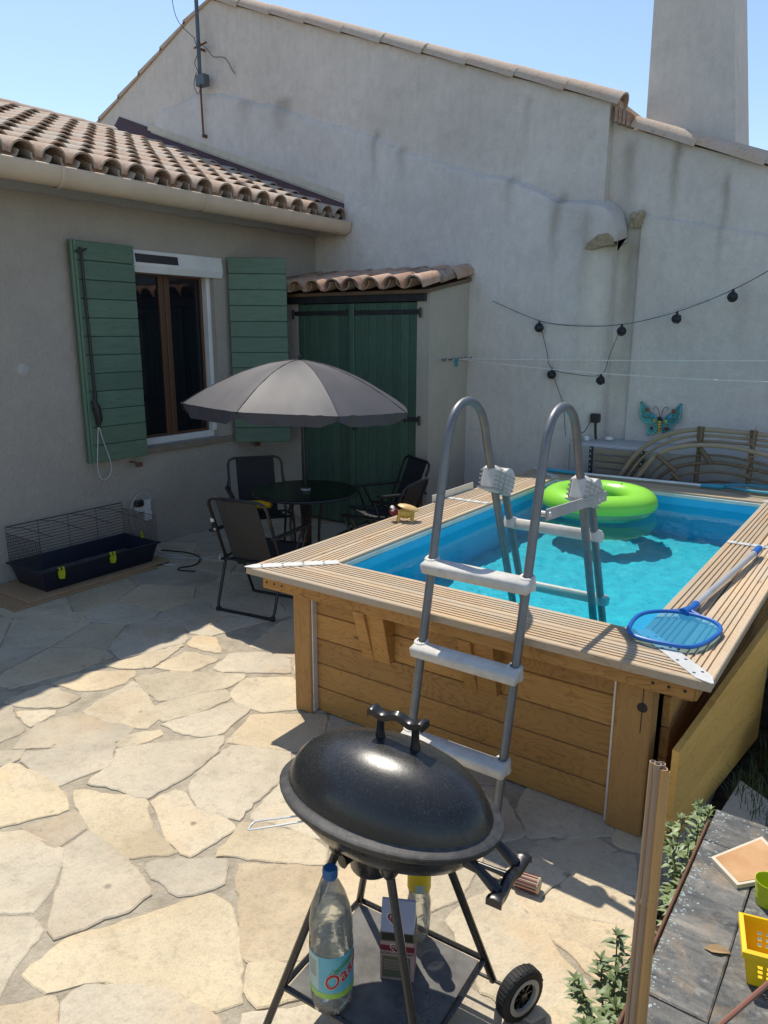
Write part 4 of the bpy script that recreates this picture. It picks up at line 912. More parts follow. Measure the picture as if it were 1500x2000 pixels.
n2_ = [Vector((x, y, .80)) for x, y in [(-1.06, 5.88), (-1.0, 5.96), (-.9, 6.0), (-.74, 6.01), (-.58, 5.97), (-.52, 5.88), (-.6, 5.80), (-.76, 5.77), (-.92, 5.79), (-1.01, 5.83)]]
obj('rim', MB().tube(smoothpts(n2_+[n2_[0]], 3)[:-1], .009, 8, closed=True), TEAL, s2, smooth=True, world=True)
obj('netting', MB().add(n2_, [tuple(range(len(n2_)))]), NETT, s2, world=True)

# small yellow toy animal on the left rim
ty = thing('toy_animal', 'small yellow four-legged toy with a tan oval shell on the pool rim', 'toy', (-2.47, 3.74, PZ), .62)
obj('body', MB().sph((0, 0, .05), .042, 12, 8, (1.35, .8, .75)), YELT, ty, smooth=True)
obj('shell', MB().lathe([(.001, .016), (.03, .014), (.05, .006), (.056, -.002), (.045, -.008), (.001, -.008)], 18, M=frame((.02, 0, .085), (.96, 0, -.28), (0, 1, 0), (.28, 0, .96)), sx=1.3, sy=.95), TAN, ty, smooth=True)
obj('head', MB().sph((-.075, 0, .062), .026, 10, 8, (1.1, 1, 1)).tube([(-.04, 0, .055), (-.075, 0, .06)], .016, 8), MAROON, ty, smooth=True)
for s_ in (-1, 1): obj('eye', MB().sph((-.082, s_*.02, .08), .015, 8, 6), CREAMP, ty, smooth=True); obj('pupil', MB().sph((-.089, s_*.025, .082), .009, 8, 6), DARKP, ty.children[-1], smooth=True)
for x in (-.04, .045):
    for s_ in (-1, 1): obj('leg', MB().tube([(x, s_*.02, .04), (x-.004, s_*.032, .018), (x-.008, s_*.034, 0.001)], [.012, .009, .011], 8), YELT, ty, smooth=True)

# leaning board by the pool and pale blocks
bd = thing('leaning_board', 'new pine board panel standing on edge along the right side of the pool', 'board', (-.52, 2.62, 0))
A_, B_ = Vector((-.522, 2.62, 0)), Vector((-.389, 3.695, 0)); dv = (B_-A_).normalized(); nn = Vector((dv.y, -dv.x, 0))
zt0, zt1 = .41, .60; n_ = 3; L_ = (B_-A_).length
for i in range(n_):
    f0, f1 = i/n_, (i+1)/n_
    me_ = MB(); z00, z01, z10, z11 = .0+zt0*f0, zt0*f1-.0015, .0+zt1*f0, zt1*f1-.0015
    me_.hexa([(0, 0, z00), (L_, 0, z10), (L_, .026, z10), (0, .026, z00), (0, 0, z01), (L_, 0, z11), (L_, .026, z11), (0, .026, z01)])
    obj('plank', me_, PLY, bd, M=frame(A_+nn*(.0006*i), dv, -nn, Z3), world=True)
    # thickness goes towards the pool
for (x, y, z, sx_, sy_, sz_, lb) in ((-.27, 3.35, 0, .10, .22, .16, 'pale stone block standing on the soil beside the leaning board'), (-.30, 3.85, 0, .12, .28, .34, 'taller pale block behind the leaning board'), (-.33, 4.5, 0, .14, .3, .55, 'farthest pale block beside the pool wall')):
    tag(obj('stone_block', MB().box((x, y, z-.03), (x+sx_*2, y+sy_, z+sz_), ch=.008), PALEW), lb, 'block')
tag(obj('slab_fragment', MB().prism([(-.42, 2.72), (-.25, 2.70), (-.24, 3.1), (-.38, 3.2)], 'z', -.02, .035), PALEW), 'broken pale paving slab lying on the soil under the board', 'slab')

# ------------------------------------------------------------------ oval barbecue
BX, BY, BZ = -.99, 1.42, .715
bq = thing('barbecue', 'black oval kettle barbecue on a four-legged trolley with a lower shelf', 'barbecue', (BX, BY, 0), rad(3))
ea, eb = .322, .204
def ov(prof, n=48, c=(0, 0, 0)):   # profile list of (scale r relative, extra, z): ellipse a*r+e
    mb = MB(); vs = []
    for r, e, z in prof:
        for j in range(n):
            a = 2*math.pi*j/n; vs.append(((ea*r+e)*math.cos(a)+c[0], (eb*r+e)*math.sin(a)+c[1], z))
    mb.add(vs, [(i*n+j, i*n+(j+1) % n, (i+1)*n+(j+1) % n, (i+1)*n+j) for i in range(len(prof)-1) for j in range(n)]); return mb
obj('bowl', ov([(1, -.012, BZ-.014), (1, -.004, BZ-.014), (1, -.004, BZ-.022), (1, -.022, BZ-.03), (.94, -.02, BZ-.06), (.82, -.02, BZ-.10), (.6, -.02, BZ-.135), (.3, -.02, BZ-.15), (.02, 0, BZ-.152)]), ENAM, bq, smooth=50)
lid = obj('lid', ov([(1, -.024, BZ+.002), (.975, -.025, BZ+.028), (.915, -.025, BZ+.062), (.82, -.026, BZ+.093), (.68, -.025, BZ+.118), (.5, -.024, BZ+.136), (.3, -.014, BZ+.145), (.12, 0, BZ+.148), (.004, 0, BZ+.1485)]), ENAM, bq, smooth=60)
obj('lid_rim', ov([(1, -.026, BZ+.008), (1, -.020, BZ+.004), (1, -.008, BZ+.001), (1, 0, BZ-.004), (1, 0, BZ-.010), (1, -.006, BZ-.013), (1, -.03, BZ-.011)]), ENAMR, lid, smooth=50)
hz = BZ+.148
def wavy(c, axis, L_, z0):
    mb = MB(); k = 20; vs = []
    for i in range(k+1):
        t = -1+2*i/k; x = t*L_/2; z = z0+.0065*math.cos(t*math.pi*2)*(1)+(-.006 if abs(t) > .92 else 0); hw = .012+.008*abs(t)**3; hh = .0115
        for dy, dz in ((-hw, -hh), (hw, -hh), (hw, hh*.5), (0, hh), (-hw, hh*.5)):
            vs.append(Vector(c)+Vector(axis)*x+Vector((axis[1], -axis[0], 0))*dy+Vector((0, 0, z-c[2]+dz)))
    mb.add(vs, [(5*i+j, 5*i+(j+1) % 5, 5*i+5+(j+1) % 5, 5*i+5+j) for i in range(k) for j in range(5)]+[(4, 3, 2, 1, 0), tuple(5*k+j for j in range(5))]); return mb
obj('lid_handle', wavy((.015, .03, hz), (1, 0, 0), .165, hz+.068), BAKE, lid, smooth=50)
for x in (-.038, .068): obj('handle_post', MB().tube([(x, .03, hz-.012), (x, .03, hz+.012), (x, .03, hz+.045), (x, .03, hz+.066)], [.016, .011, .010, .015], 10), BAKE, lid, smooth=True)
# end handle on the bowl
obj('end_handle', wavy((.352, .0, BZ-.10), (0, 1, 0), .19, BZ-.10), BAKE, bq, smooth=50)
for y in (-.055, .055): obj('end_handle_post', MB().tube([(.25, y, BZ-.045), (.295, y, BZ-.062), (.345, y, BZ-.098)], [.020, .011, .015], 10), BAKE, bq, smooth=True)
# wire loop of the grill
obj('grill_wire', MB().tube(smoothpts([(-.12, -.135, BZ-.02), (-.26, -.20, BZ-.055), (-.275, -.215, BZ-.06), (-.27, -.235, BZ-.06), (-.25, -.235, BZ-.055), (-.12, -.165, BZ-.02)], 4), .0028, 6), STEEL, bq, smooth=True)
# ash pot
obj('ash_pot', MB().lathe([(.058, BZ-.135), (.060, BZ-.14), (.060, BZ-.228), (.055, BZ-.236), (.001, BZ-.236)], 28, (-.045, 0, 0)), ENAM, bq, smooth=True)
obj('pot_knob', MB().tube([(-.075, -.052, BZ-.185), (-.085, -.070, BZ-.185), (-.088, -.082, BZ-.185)], [.010, .016, .020], 10), BAKE, bq, smooth=True)
# legs, shelf, wheels
SZ = .155
shx, shy = .215, .19
corners = [(-shx, -shy), (shx, -shy), (shx, shy), (-shx, shy)]
tops = [(-.085, -.10), (.075, -.105), (.11, .08), (-.09, .09)]
for (cx_, cy_), (tx, ty_) in zip(corners, tops):
    top = Vector((tx, ty_, BZ-.125)); mid = Vector((cx_, cy_, SZ)); d = (mid-top).normalized(); ft = mid+d*((SZ-(.0 if cx_ < 0 else .07))/-d.z)
    obj('leg', MB().tube([top, mid, ft], .0115, 10), ENAM, bq, smooth=True)
    obj('leg_socket', MB().lathe([(.028, .03), (.026, 0), (.014, -.02)], 14, tuple(top)), BAKE, bq, smooth=True)
sh = obj('shelf', MB().box((-shx+.012, -shy+.012, SZ-.012), (shx-.012, shy-.012, SZ-.006)), SOOT, bq)
se = MB()
for (a, b_) in zip(corners, corners[1:]+corners[:1]): se.tube([(*a, SZ-.004), (*b_, SZ-.004)], .0085, 6)
obj('shelf_frame', se, ENAM, sh, smooth=True)
ash = MB()
for i in range(500):
    a, b_ = R.gauss(.13, .035), R.gauss(-.06, .04); s_ = R.uniform(.0006, .0022)
    if abs(a) < .2 and abs(b_) < .17: ash.add([(a-s_, b_-s_, SZ-.0055), (a+s_, b_-s_*.6, SZ-.0055), (a, b_+s_, SZ-.0055), (a, b_, SZ-.0055+s_)], [(0, 1, 3), (1, 2, 3), (2, 0, 3)])
o = obj('ash_crumbs', ash, LITTER, bq); o['kind'] = 'stuff'
for x, wy_ in ((.32, .205), (.32, -.205)):
    wx = frame((x, wy_, .078), (math.sin(.42), math.cos(.42), 0), (0, 0, 1), (math.cos(.42), -math.sin(.42), 0))
    wh = obj('wheel', MB().lathe([(.05, -.019), (.072, -.02), (.078, -.014), (.078, .014), (.072, .02), (.066, .021), (.05, .018)], 36, M=wx), RUBBER, bq, smooth=50)
    tr = MB()
    for i in range(36):
        for q in (-1, 1):
            a = 2*math.pi*(i+.5*(q > 0))/36; tr.box((-.0022, -.0085+q*.0075, .0765), (.0022, .0065+q*.0075, .0808), wx @ Matrix.Rotation(a, 4, 'Z') @ Matrix.Rotation(math.pi/2, 4, 'Y') @ Matrix.Rotation(math.pi/2, 4, 'Z'))
    tr = MB()
    for i in range(40):
        a = 2*math.pi*i/40
        Mt = wx @ Matrix.Rotation(a, 4, 'Z')
        tr.box((.0765, -.003, -.014+.002*(i % 2)), (.0798, .003, .012+.002*(i % 2)), Mt)
    obj('tread', tr, RUBBER, wh)
    obj('hub_ring', MB().lathe([(.056, .0215), (.054, .0225), (.042, .0215), (.040, .012)], 36, M=wx), GREYP, wh, smooth=True)
    sp = MB().lathe([(.041, .006), (.014, .008), (.012, .018), (.001, .019)], 24, M=wx)
    for i in range(8): sp.box((.010, -.002, .006), (.041, .002, .014), wx @ Matrix.Rotation(i*math.pi/4, 4, 'Z'))
    obj('hub', sp, BAKE, wh, smooth=35)
for wy_ in (.205, -.205): obj('axle', MB().tube([(.0, wy_, .075), (.33, wy_, .078)], .005, 8), BLACKM, bq)

# items on the barbecue shelf (world coordinates)
def bottle(name, label, c, prof, wl_, cap_mat, capz, sc=1.0):
    t = thing(name, label, 'bottle', c)
    n = 32
    def petal(r, z, a): return r*(1-.10*max(0, 1-z/.045)*(.5+.5*math.cos(5*a)))
    vs = []; 
    for r, z in prof:
        for j in range(n): a = 2*math.pi*j/n; rr = petal(r, z, a); vs.append((rr*math.cos(a), rr*math.sin(a), z))
    mb = MB(); mb.add(vs, [(i*n+j, i*n+(j+1) % n, (i+1)*n+(j+1) % n, (i+1)*n+j) for i in range(len(prof)-1) for j in range(n)]); obj('bottle_body', mb, PET, t, smooth=60)
    wp = [(r*.965, z+.003) for r, z in prof if z <= wl_]; wp.append((wp[-1][0], wl_)); wp.append((.001, wl_))
    vs = []
    for r, z in wp:
        for j in range(n): a = 2*math.pi*j/n; rr = petal(r, z, a); vs.append((rr*math.cos(a), rr*math.sin(a), z))
    mb = MB(); mb.add(vs, [(i*n+j, i*n+(j+1) % n, (i+1)*n+(j+1) % n, (i+1)*n+j) for i in range(len(wp)-1) for j in range(n)]); obj('water_inside', mb, PETW, t, smooth=60)
    if cap_mat:
        cp = MB().lathe([(.0175, capz), (.019, capz+.002), (.019, capz+.026), (.017, capz+.029), (.001, capz+.029)], 28); 
        for i in range(28): a = 2*math.pi*i/28; cp.box((.0185, -.0008, capz+.004), (.0198, .0008, capz+.025), Matrix.Rotation(a, 4, 'Z'))
        obj('cap', cp, cap_mat, t, smooth=50)
    return t
bz = SZ-.006
prof1 = [(r_*1.12, z_) for r_, z_ in [(.001, .012), (.03, .0), (.047, .008), (.0505, .03), (.051, .055), (.0495, .06), (.0515, .066), (.0515, .195), (.0495, .203), (.0515, .212), (.0495, .225), (.0515, .236), (.051, .265), (.046, .30), (.034, .345), (.022, .375), (.0165, .385), (.0165, .40)]]
b1 = bottle('water_bottle', 'clear plastic bottle with blue cap and Oasis label on the barbecue shelf', (-1.055, 1.262, bz), prof1, .30, CAPB, .39)
def band(r, z0, z1, a0, a1, n=24):
    mb = MB(); vs = []
    for z in (z0, z1):
        for i in range(n+1): a = a0+(a1-a0)*i/n; vs.append((r*math.cos(a), r*math.sin(a), z))
    return mb.add(vs, [(i, i+1, n+2+i, n+1+i) for i in range(n)])
lb = obj('label', band(0.0584, .068, .194, 0, 2*math.pi, 48), LBL, b1, smooth=True)
obj('label_band', band(0.0587, .068, .084, 0, 2*math.pi, 48), LBLG, lb, smooth=True)
CAMA = math.atan2(-1.262, 1.055)    # angle from bottle towards the viewer
def wrap(me, r, ac, zc, rot, mat, name, parent):
    cr_, sr_ = math.cos(rot), math.sin(rot)
    for v in me.vertices:
        x, y = v.co.x*cr_-v.co.y*sr_, v.co.x*sr_+v.co.y*cr_; a = ac+x/r; rr = r+v.co.z
        v.co = (rr*math.cos(a), rr*math.sin(a), zc+y)
    me.materials.clear(); me.materials.append(mat); o = bpy.data.objects.new(name, me); col.objects.link(o); o.parent = parent; return o
obj('label_panel', band(0.0586, .088, .190, CAMA-1.5, CAMA-.62, 10), LBLW, lb, smooth=True)
for i in range(7): obj('label_line', band(0.0588, .128+.0075*i, .1305+.0075*i, CAMA-1.25, CAMA-.75, 6), OLIVE, lb)
lf_ = MB()
for i in range(14):
    t = i/13; a = CAMA+.05+1.0*t; z = .145+.035*t+R.uniform(-.006, .006); s_ = R.uniform(.010, .018)
    for q in (0, 1): lf_.add([((0.0587+.0001*q)*math.cos(a+dx/.052), (0.0587+.0001*q)*math.sin(a+dx/.052), z+dz) for dx, dz in ((-s_*.7, -s_*.3), (s_*.2, -s_*.4), (s_*.8, s_*.5), (0, s_*.55))], [(0, 1, 2, 3)])
obj('printed_leaves', lf_, LBLL, lb)
tm = text_mesh('Oasis', .056, .0002, .25, .035); wrap(tm, 0.0594, CAMA+.55, .137, .50, CREAMP, 'lettering_outline', lb)
for v in tm.vertices: pass
tm2 = text_mesh('Oasis', .056, .0003, .25, .008); wrap(tm2, 0.0600, CAMA+.55, .137, .50, RED, 'lettering', lb)
prof2 = [(.001, .01), (.022, .0), (.03, .006), (.033, .03), (.034, .06), (.036, .08), (.034, .10), (.036, .12), (.033, .14), (.030, .155), (.032, .165), (.034, .18), (.034, .25), (.03, .28), (.015, .31), (.013, .33)]
b2 = bottle('small_water_bottle', 'small clear water bottle with yellow label behind the carton on the shelf', (-.985, 1.582, bz), prof2, .155, BLUE, .33)
l2 = obj('label', band(.0346, .178, .25, 0, 2*math.pi, 32), YEL, b2, smooth=True); obj('label_panel', band(.0348, .180, .205, CAMA-.5, CAMA+.35, 8), LBLW, l2, smooth=True)
# carton of firelighters
ct = thing('carton', 'small printed cardboard carton with pink and olive panels on the barbecue shelf', 'carton', (-.966, 1.448, bz), rad(27))
cw, cd, chh = .047, .033, .20
obj('box', MB().box((-cw, -cd, 0), (cw, cd, .155)), PINKC, ct)
obj('gable_top', MB().prism([(-cd, .1552), (cd, .1552), (.004, .235), (-.004, .235)], 'x', -cw+.001, cw-.001), LAV, ct)
obj('dark_band', MB().box((-cw-.0006, -cd-.0006, .126), (cw+.0006, cd+.0006, .1555)), OLIVE, ct)
obj('opening', MB().box((-cw+.004, -cd-.0010, .130), (cw-.004, -cd-.0007, .153)), DARKP, ct)
obj('red_strip', MB().box((-cw-.0004, -cd-.0004, .095), (cw+.0004, cd+.0004, .113)), MAROON, ct)
obj('olive_panel', MB().box((-cw+.006, -cd-.0005, .008), (cw-.010, -cd-.0001, .078)), OLIVE, ct)
def put_text(s, size, p, mat, name, parent, shear=0, tilt=0):
    me = text_mesh(s, size, .0002, shear); me.materials.clear(); me.materials.append(mat); o = bpy.data.objects.new(name, me); col.objects.link(o); o.parent = parent
    o.matrix_basis = Matrix.Translation(p) @ Matrix.Rotation(math.pi/2-tilt, 4, 'X')
    return o
put_text('GOALLUM  CUBET', .0115, (0, -cd-.0007, .087), DARKP, 'lettering', ct)
for k_, z in enumerate((.034, .040, .046, .052, .058, .064)): obj('print_line', MB().box((-cw+.010, -cd-.0008, z), (cw-.014-.008*(k_ % 3), -cd-.0006, z+.0016)), PINKC, ct)
def heart(cx_, cz_, s_, y_, M_=None):
    pts = []
    for i in range(24):
        t = 2*math.pi*i/24; pts.append((cx_+s_*.0625*16*math.sin(t)**3, cz_+s_*.0625*(13*math.cos(t)-5*math.cos(2*t)-2*math.cos(3*t)-math.cos(4*t))))
    mb = MB(); n = len(pts); vs = [Vector((x, y_, z)) for x, z in pts]; mb.add([(M_ @ v) if M_ else v for v in vs], [tuple(range(n))]); return mb
obj('heart_outline', heart(-.003, .106, .017, -cd-.0007), CREAMP, ct); obj('heart_mark', heart(-.003, .106, .0145, -cd-.0010), MAROON, ct)
put_text('TOP', .011, (-.003, -cd-.0014, .108), CREAMP, 'lettering', ct)
Mg = Matrix.Translation((-.012, -cd+.0128, .190)) @ Matrix.Rotation(-math.atan2(.029, .08), 4, 'X')
obj('heart_outline', heart(0, 0, .020, -.0012, Mg), CREAMP, ct); obj('heart_mark', heart(0, 0, .017, -.0016, Mg), MAROON, ct)
me_ = text_mesh('TOP', .012, .0002); me_.materials.clear(); me_.materials.append(CREAMP); o = bpy.data.objects.new('lettering', me_); col.objects.link(o); o.parent = ct; o.matrix_basis = Mg @ Matrix.Translation((0, -.002, .002)) @ Matrix.Rotation(math.pi/2, 4, 'X')
# ribbed beige cylinder lying on the flagstones
rc = thing('ribbed_brush_handle', 'beige ribbed cylinder with dark neck lying on the flagstones beside the barbecue', 'brush handle', (-.87, 2.11, .005), rad(8))
cyl = MB(); n = 24; vs = []
for x, r in ((-.045, .018), (-.042, .027), (.042, .028), (.046, .022), (.0461, .001)):
    for j in range(n*2): a = math.pi*j/n; q = r*(1-.07*(j % 2 if abs(x) < .044 else 0)); vs.append((x, q*math.cos(a), .029+q*math.sin(a)))
cyl.add(vs, [(i*48+j, i*48+(j+1) % 48, (i+1)*48+(j+1) % 48, (i+1)*48+j) for i in range(4) for j in range(48)])
obj('handle', cyl, CORK, rc, smooth=30)
gr_ = MB()
for j in range(12): a = math.pi*j/6; gr_.box((-.038, -.0022, .0262), (.038, .0022, .0285), Matrix.Translation((0, 0, .029)) @ Matrix.Rotation(a, 4, 'X'))
obj('rib', gr_, MAROON, rc)
obj('neck', MB().tube([(-.20, .02, .02), (-.12, .01, .024), (-.04, 0, .029)], [.009, .010, .016], 10), BAKE, rc, smooth=True)
# ------------------------------------------------------------------ table, parasol, chairs
TX, TY = -3.775, 4.30
tb = thing('round_table', 'round smoked glass garden table with black tube legs under the parasol', 'table', (TX, TY, 0))
obj('glass_top', MB().lathe([(.012, .694), (.405, .694), (.408, .697), (.405, .70), (.012, .70)], 48), TGLASS, tb, smooth=40)
obj('top_rim', MB().tube([(.405*math.cos(a), .405*math.sin(a), .688) for a in [2*math.pi*i/48 for i in range(48)]], .0125, 8, closed=True), BLACKM, tb, smooth=True)
obj('hub', MB().lathe([(.02, .712), (.034, .71), (.036, .69), (.024, .67), (.024, .10), (.03, .08), (.03, .03), (.001, .03)], 20), BLACKM, tb, smooth=40)
obj('hub_collar', MB().lathe([(.020, .716), (.038, .713), (.040, .702)], 24), GREYP, tb, smooth=True)
for i in range(4):
    a = rad(25+90*i); c, s_ = math.cos(a), math.sin(a)
    pts = [(.34, .688), (.19, .665), (.13, .60), (.105, .45), (.10, .25), (.13, .13), (.24, .04), (.30, .008)]
    obj('leg', MB().tube(smoothpts([(r*c, r*s_, z) for r, z in pts], 4), .0115, 8), BLACKM, tb, smooth=True)
obj('lower_ring', MB().tube([(.11*math.cos(a), .11*math.sin(a), .22) for a in [2*math.pi*i/28 for i in range(28)]], .011, 8, closed=True).lathe([(.025, .21), (.11, .212), (.11, .222), (.025, .224)], 28), BLACKM, tb, smooth=True)
um = thing('parasol', 'charcoal eight-panel parasol standing through the round table', 'parasol', (TX, TY, 0), rad(14))
obj('pole', MB().tube([(0, 0, .05), (.0, .0, .7), (-.022, -.012, 1.66)], .0135, 10), BLACKM, um, smooth=True)
tiltM = Matrix.Translation((-.022, -.012, 1.665)) @ Matrix.Rotation(rad(-1.5), 4, 'X') @ Matrix.Rotation(rad(2.0), 4, 'Y')
obj('finial', MB().lathe([(.012, .02), (.014, .04), (.010, .045), (.013, .058), (.008, .068), (.001, .07)], 12, M=tiltM), BLACKM, um, smooth=True)
UR, UH, n8 = .865, .335, 8
def canopy_pt(t, a, q):    # t radial 0-1, a angle, q 0..1 inside panel
    s_ = math.sin(math.pi*q)
    rr = UR*t*(1-.055*s_*t); h_ = .03-UH*(t**1.75)*.98-.012*s_*math.sin(math.pi*t)
    return Vector((rr*math.cos(a), rr*math.sin(a), h_))
for k in range(n8):
    mb = MB(); nr, na = 14, 12; vs = []
    for i in range(nr+1):
        t = i/nr
        for j in range(na+1):
            q = j/na; a = 2*math.pi*(k+q)/n8; p = canopy_pt(max(t, .015), a, q)
            p.z += .006*mnoise.noise(Vector((p.x*9, p.y*9, k)))*t+(.004*math.sin(q*40+k)*max(0, t-.75)*2)
            vs.append(tiltM @ p)
    mb.add(vs, [(i*(na+1)+j, i*(na+1)+j+1, (i+1)*(na+1)+j+1, (i+1)*(na+1)+j) for i in range(nr) for j in range(na)])
    pn = obj('canopy_panel', mb, CANOPY, um, smooth=60)
    fl_ = MB(); vs = []; nj = 24
    for i in range(4):
        for j in range(nj+1):
            q = j/nj; a = 2*math.pi*(k+q)/n8; p = canopy_pt(1, a, q); dn = i/3
            wvy = .012*math.sin(q*19+k*2)*dn+.008*mnoise.noise(Vector((q*7, k, i)))
            out = 1+(wvy-.012*dn)/UR; hgt = (.085+.01*math.sin(k*1.7))*(min(1, q*6, (1-q)*6)*.55+.45)
            vs.append(tiltM @ Vector((p.x*out, p.y*out, p.z-hgt*dn)))
    fl_.add(vs, [(i*(nj+1)+j, i*(nj+1)+j+1, (i+1)*(nj+1)+j+1, (i+1)*(nj+1)+j) for i in range(3) for j in range(nj)])
    obj('valance', fl_, CANOPY, pn, smooth=60)
    a = 2*math.pi*k/n8
    obj('rib', MB().tube([tiltM @ (canopy_pt(t, a, 0)+Vector((0, 0, -.008))) for t in (.02, .25, .5, .75, .99)], .0045, 6), BLACKM, um, smooth=True)
    obj('seam', MB().tube([tiltM @ (canopy_pt(t, a, 0)+Vector((0, 0, .002))) for t in (.02, .15, .3, .45, .6, .75, .9, 1)], .0025, 5), BLACKF, um)
    obj('rib_tip', MB().sph(tuple(tiltM @ canopy_pt(1.005, a, 0)), .008, 8, 6), BLACKM, um, smooth=True)
    obj('strut', MB().tube([tiltM @ Vector((.0, 0, -.36)), tiltM @ (canopy_pt(.5, a, 0)+Vector((0, 0, -.012)))], .004, 5), BLACKM, um)

def chair(label, loc, rz, fab):
    t = thing('folding_chair', label, 'chair', loc, rz, 'folding chairs round the table')
    W_ = .235
    bk = [(-W_, -.09, .34), (-W_, -.25, .77), (-W_+.015, -.263, .805), (-W_+.06, -.27, .822), (W_-.06, -.27, .822), (W_-.015, -.263, .805), (W_, -.25, .77), (W_, -.09, .34)]
    obj('back_frame', MB().tube(bk, .0115, 8), BLACKM, t, smooth=True)
    f = MB(); n = 8; vs = []
    for i in range(n+1):
        q = i/n; y = -.10-.165*q; z = .37+.44*q; sag = -.022*math.sin(math.pi*q)
        for x, e in ((-.165, 0), (-.08, 1), (0, 1.1), (.08, 1), (.165, 0)): vs.append((x, y+sag*e, z))
    f.add(vs, [(5*i+j, 5*i+j+1, 5*i+6+j, 5*i+5+j) for i in range(n) for j in range(4)])
    m0 = len(f.v); f.add([(v[0], v[1]-.004, v[2]) for v in vs], [(5*i+j, 5*i+5+j, 5*i+6+j, 5*i+1+j) for i in range(n) for j in range(4)])
    obj('back_sling', f, fab, t, smooth=60)
    obj('seat_frame', MB().tube([(-W_, -.14, .355), (-W_, .26, .40), (-W_+.03, .29, .402), (W_-.03, .29, .402), (W_, .26, .40), (W_, -.14, .355)], .0105, 8).tube([(-W_, -.12, .357), (W_, -.12, .357)], .009, 8), BLACKM, t, smooth=True)
    s = MB(); vs = []
    for i in range(7):
        q = i/6; y = -.13+.42*q; z = .365+.045*q-.02*math.sin(math.pi*q)
        for x in (-.19, -.1, 0, .1, .19): vs.append((x, y, z-.012*(1-abs(x)/.19)))
    s.add(vs, [(5*i+j, 5*i+j+1, 5*i+6+j, 5*i+5+j) for i in range(6) for j in range(4)]); obj('seat_sling', s, fab, t, smooth=60)
    for sx_ in (-1, 1):
        x = sx_*(W_+.022)
        obj('armrest', MB().box((x-.02, -.22, .565), (x+.02, .23, .585), ch=.006), BLACKM, t)
        obj('arm_link', MB().tube([(sx_*W_, -.215, .67), (x, -.20, .575)], .008, 6), BLACKM, t); obj('arm_strut', MB().tube([(x, .14, .565), (sx_*W_, .05, .375)], .009, 6), BLACKM, t)
        obj('front_leg', MB().tube([(x, .20, .566), (sx_*W_, .10, .28), (sx_*W_, .21, .012)], .0105, 8), BLACKM, t, smooth=True)
        obj('rivet', MB().sph((sx_*(W_+.014), .12, .375), .008, 8, 6).sph((sx_*(W_+.014), -.11, .36), .009, 8, 6), STEEL, t)
        obj('pivot_hook', MB().tube(smoothpts([(sx_*(W_+.01), -.06, .37), (sx_*(W_+.015), -.13, .385), (sx_*(W_+.015), -.15, .35), (sx_*(W_+.01), -.10, .335)], 3), .006, 6), GREYP, t)
    obj('rear_leg_loop', MB().tube([(-W_, -.10, .345), (-W_, -.20, .06), (-W_+.006, -.213, .022), (-W_+.03, -.215, .012), (W_-.03, -.215, .012), (W_-.006, -.213, .022), (W_, -.20, .06), (W_, -.10, .345)], .0105, 8), BLACKM, t, smooth=True)
    obj('front_foot_bar', MB().tube([(-W_, .21, .012), (W_, .21, .012)], .0105, 8), BLACKM, t, smooth=True)
    for sx_ in (-1, 1): obj('foot_cap', MB().box((sx_*(W_-.01)-.018, -.232, .001), (sx_*(W_-.01)+.018, -.20, .03), ch=.006), RUBBER, t)
    return t
c1 = chair('grey-backed folding chair nearest the camera, its back towards the viewer', (-3.585, 3.60, 0), rad(9), GREYF)
c2 = chair('black folding chair between the round table and the window wall', (-4.47, 4.50, 0), rad(-127), BLACKF)
c3 = chair('black folding chair at the far side of the table against the shed door', (-3.60, 5.20, 0), rad(150), BLACKF)
c4 = chair('black folding chair between the table and the left pool rim', (-3.17, 4.50, 0), rad(100), BLACKF)
obj('care_tag', MB().box((-.252, -.222, .64), (-.228, -.20, .665)).box((-.25, -.205, .575), (-.235, -.19, .59)), CREAMP, c1)
o = tag(obj('yellow_roll', MB().tube([(-4.56, 4.44, .452), (-4.55, 4.44, .452), (-4.41, 4.56, .452), (-4.40, 4.565, .452)], [.02, .036, .036, .02], 14), YPL, None, smooth=True), 'yellow roll lying on the seat of the chair by the window', 'roll')
o = tag(obj('pad', MB().box((-3.42, 4.43, .405), (-3.12, 4.60, .424), ch=.006), PINKC), 'flat greyish pink towel on the chair beside the pool', 'pad')  # thin pinkish grey box lying on the seat

# ------------------------------------------------------------------ small animal cage
cg = thing('animal_cage', 'open wire rodent cage on a dark navy tray against the house wall', 'cage', (-5.2, 3.25, .03))
cx0, cx1, cy0, cy1 = -5.43, -4.985, 2.78, 3.80
tz0, tz1 = .03, .185
def trayring(o, z): return [(cx0+o, cy0+o, z), (cx1-o, cy0+o, z), (cx1-o, cy1-o, z), (cx0+o, cy1-o, z)]
tr = MB(); tr.add(trayring(.04, tz0)+trayring(0, tz1)+trayring(-.018, tz1)+trayring(-.018, tz1+.012)+trayring(.006, tz1+.012)+trayring(.045, tz0+.008),
    [(3, 2, 1, 0)]+[(4*k+i, 4*k+(i+1) % 4, 4*k+4+(i+1) % 4, 4*k+4+i) for k in range(5) for i in range(4)]+[(20, 21, 22, 23)])
obj('tray', tr, NAVY, cg, world=True)
ct_ = tz1+.285
def wires(a, b, z0, z1, nv, nh, r=.0016):
    mb = MB(); a, b = Vector(a), Vector(b)
    for i in range(nv+1): p = a.lerp(b, i/nv); mb.tube([(p.x, p.y, z0), (p.x, p.y, z1)], r, 4)
    for i in range(nh+1): z = z0+(z1-z0)*i/nh; mb.tube([(a.x, a.y, z), (b.x, b.y, z)], r if 0 < i < nh else r*1.8, 4)
    return mb
obj('back_panel', wires((cx0, cy0), (cx0, cy1), tz1+.01, ct_, 4, 11, .0022), WIRE, cg, world=True)
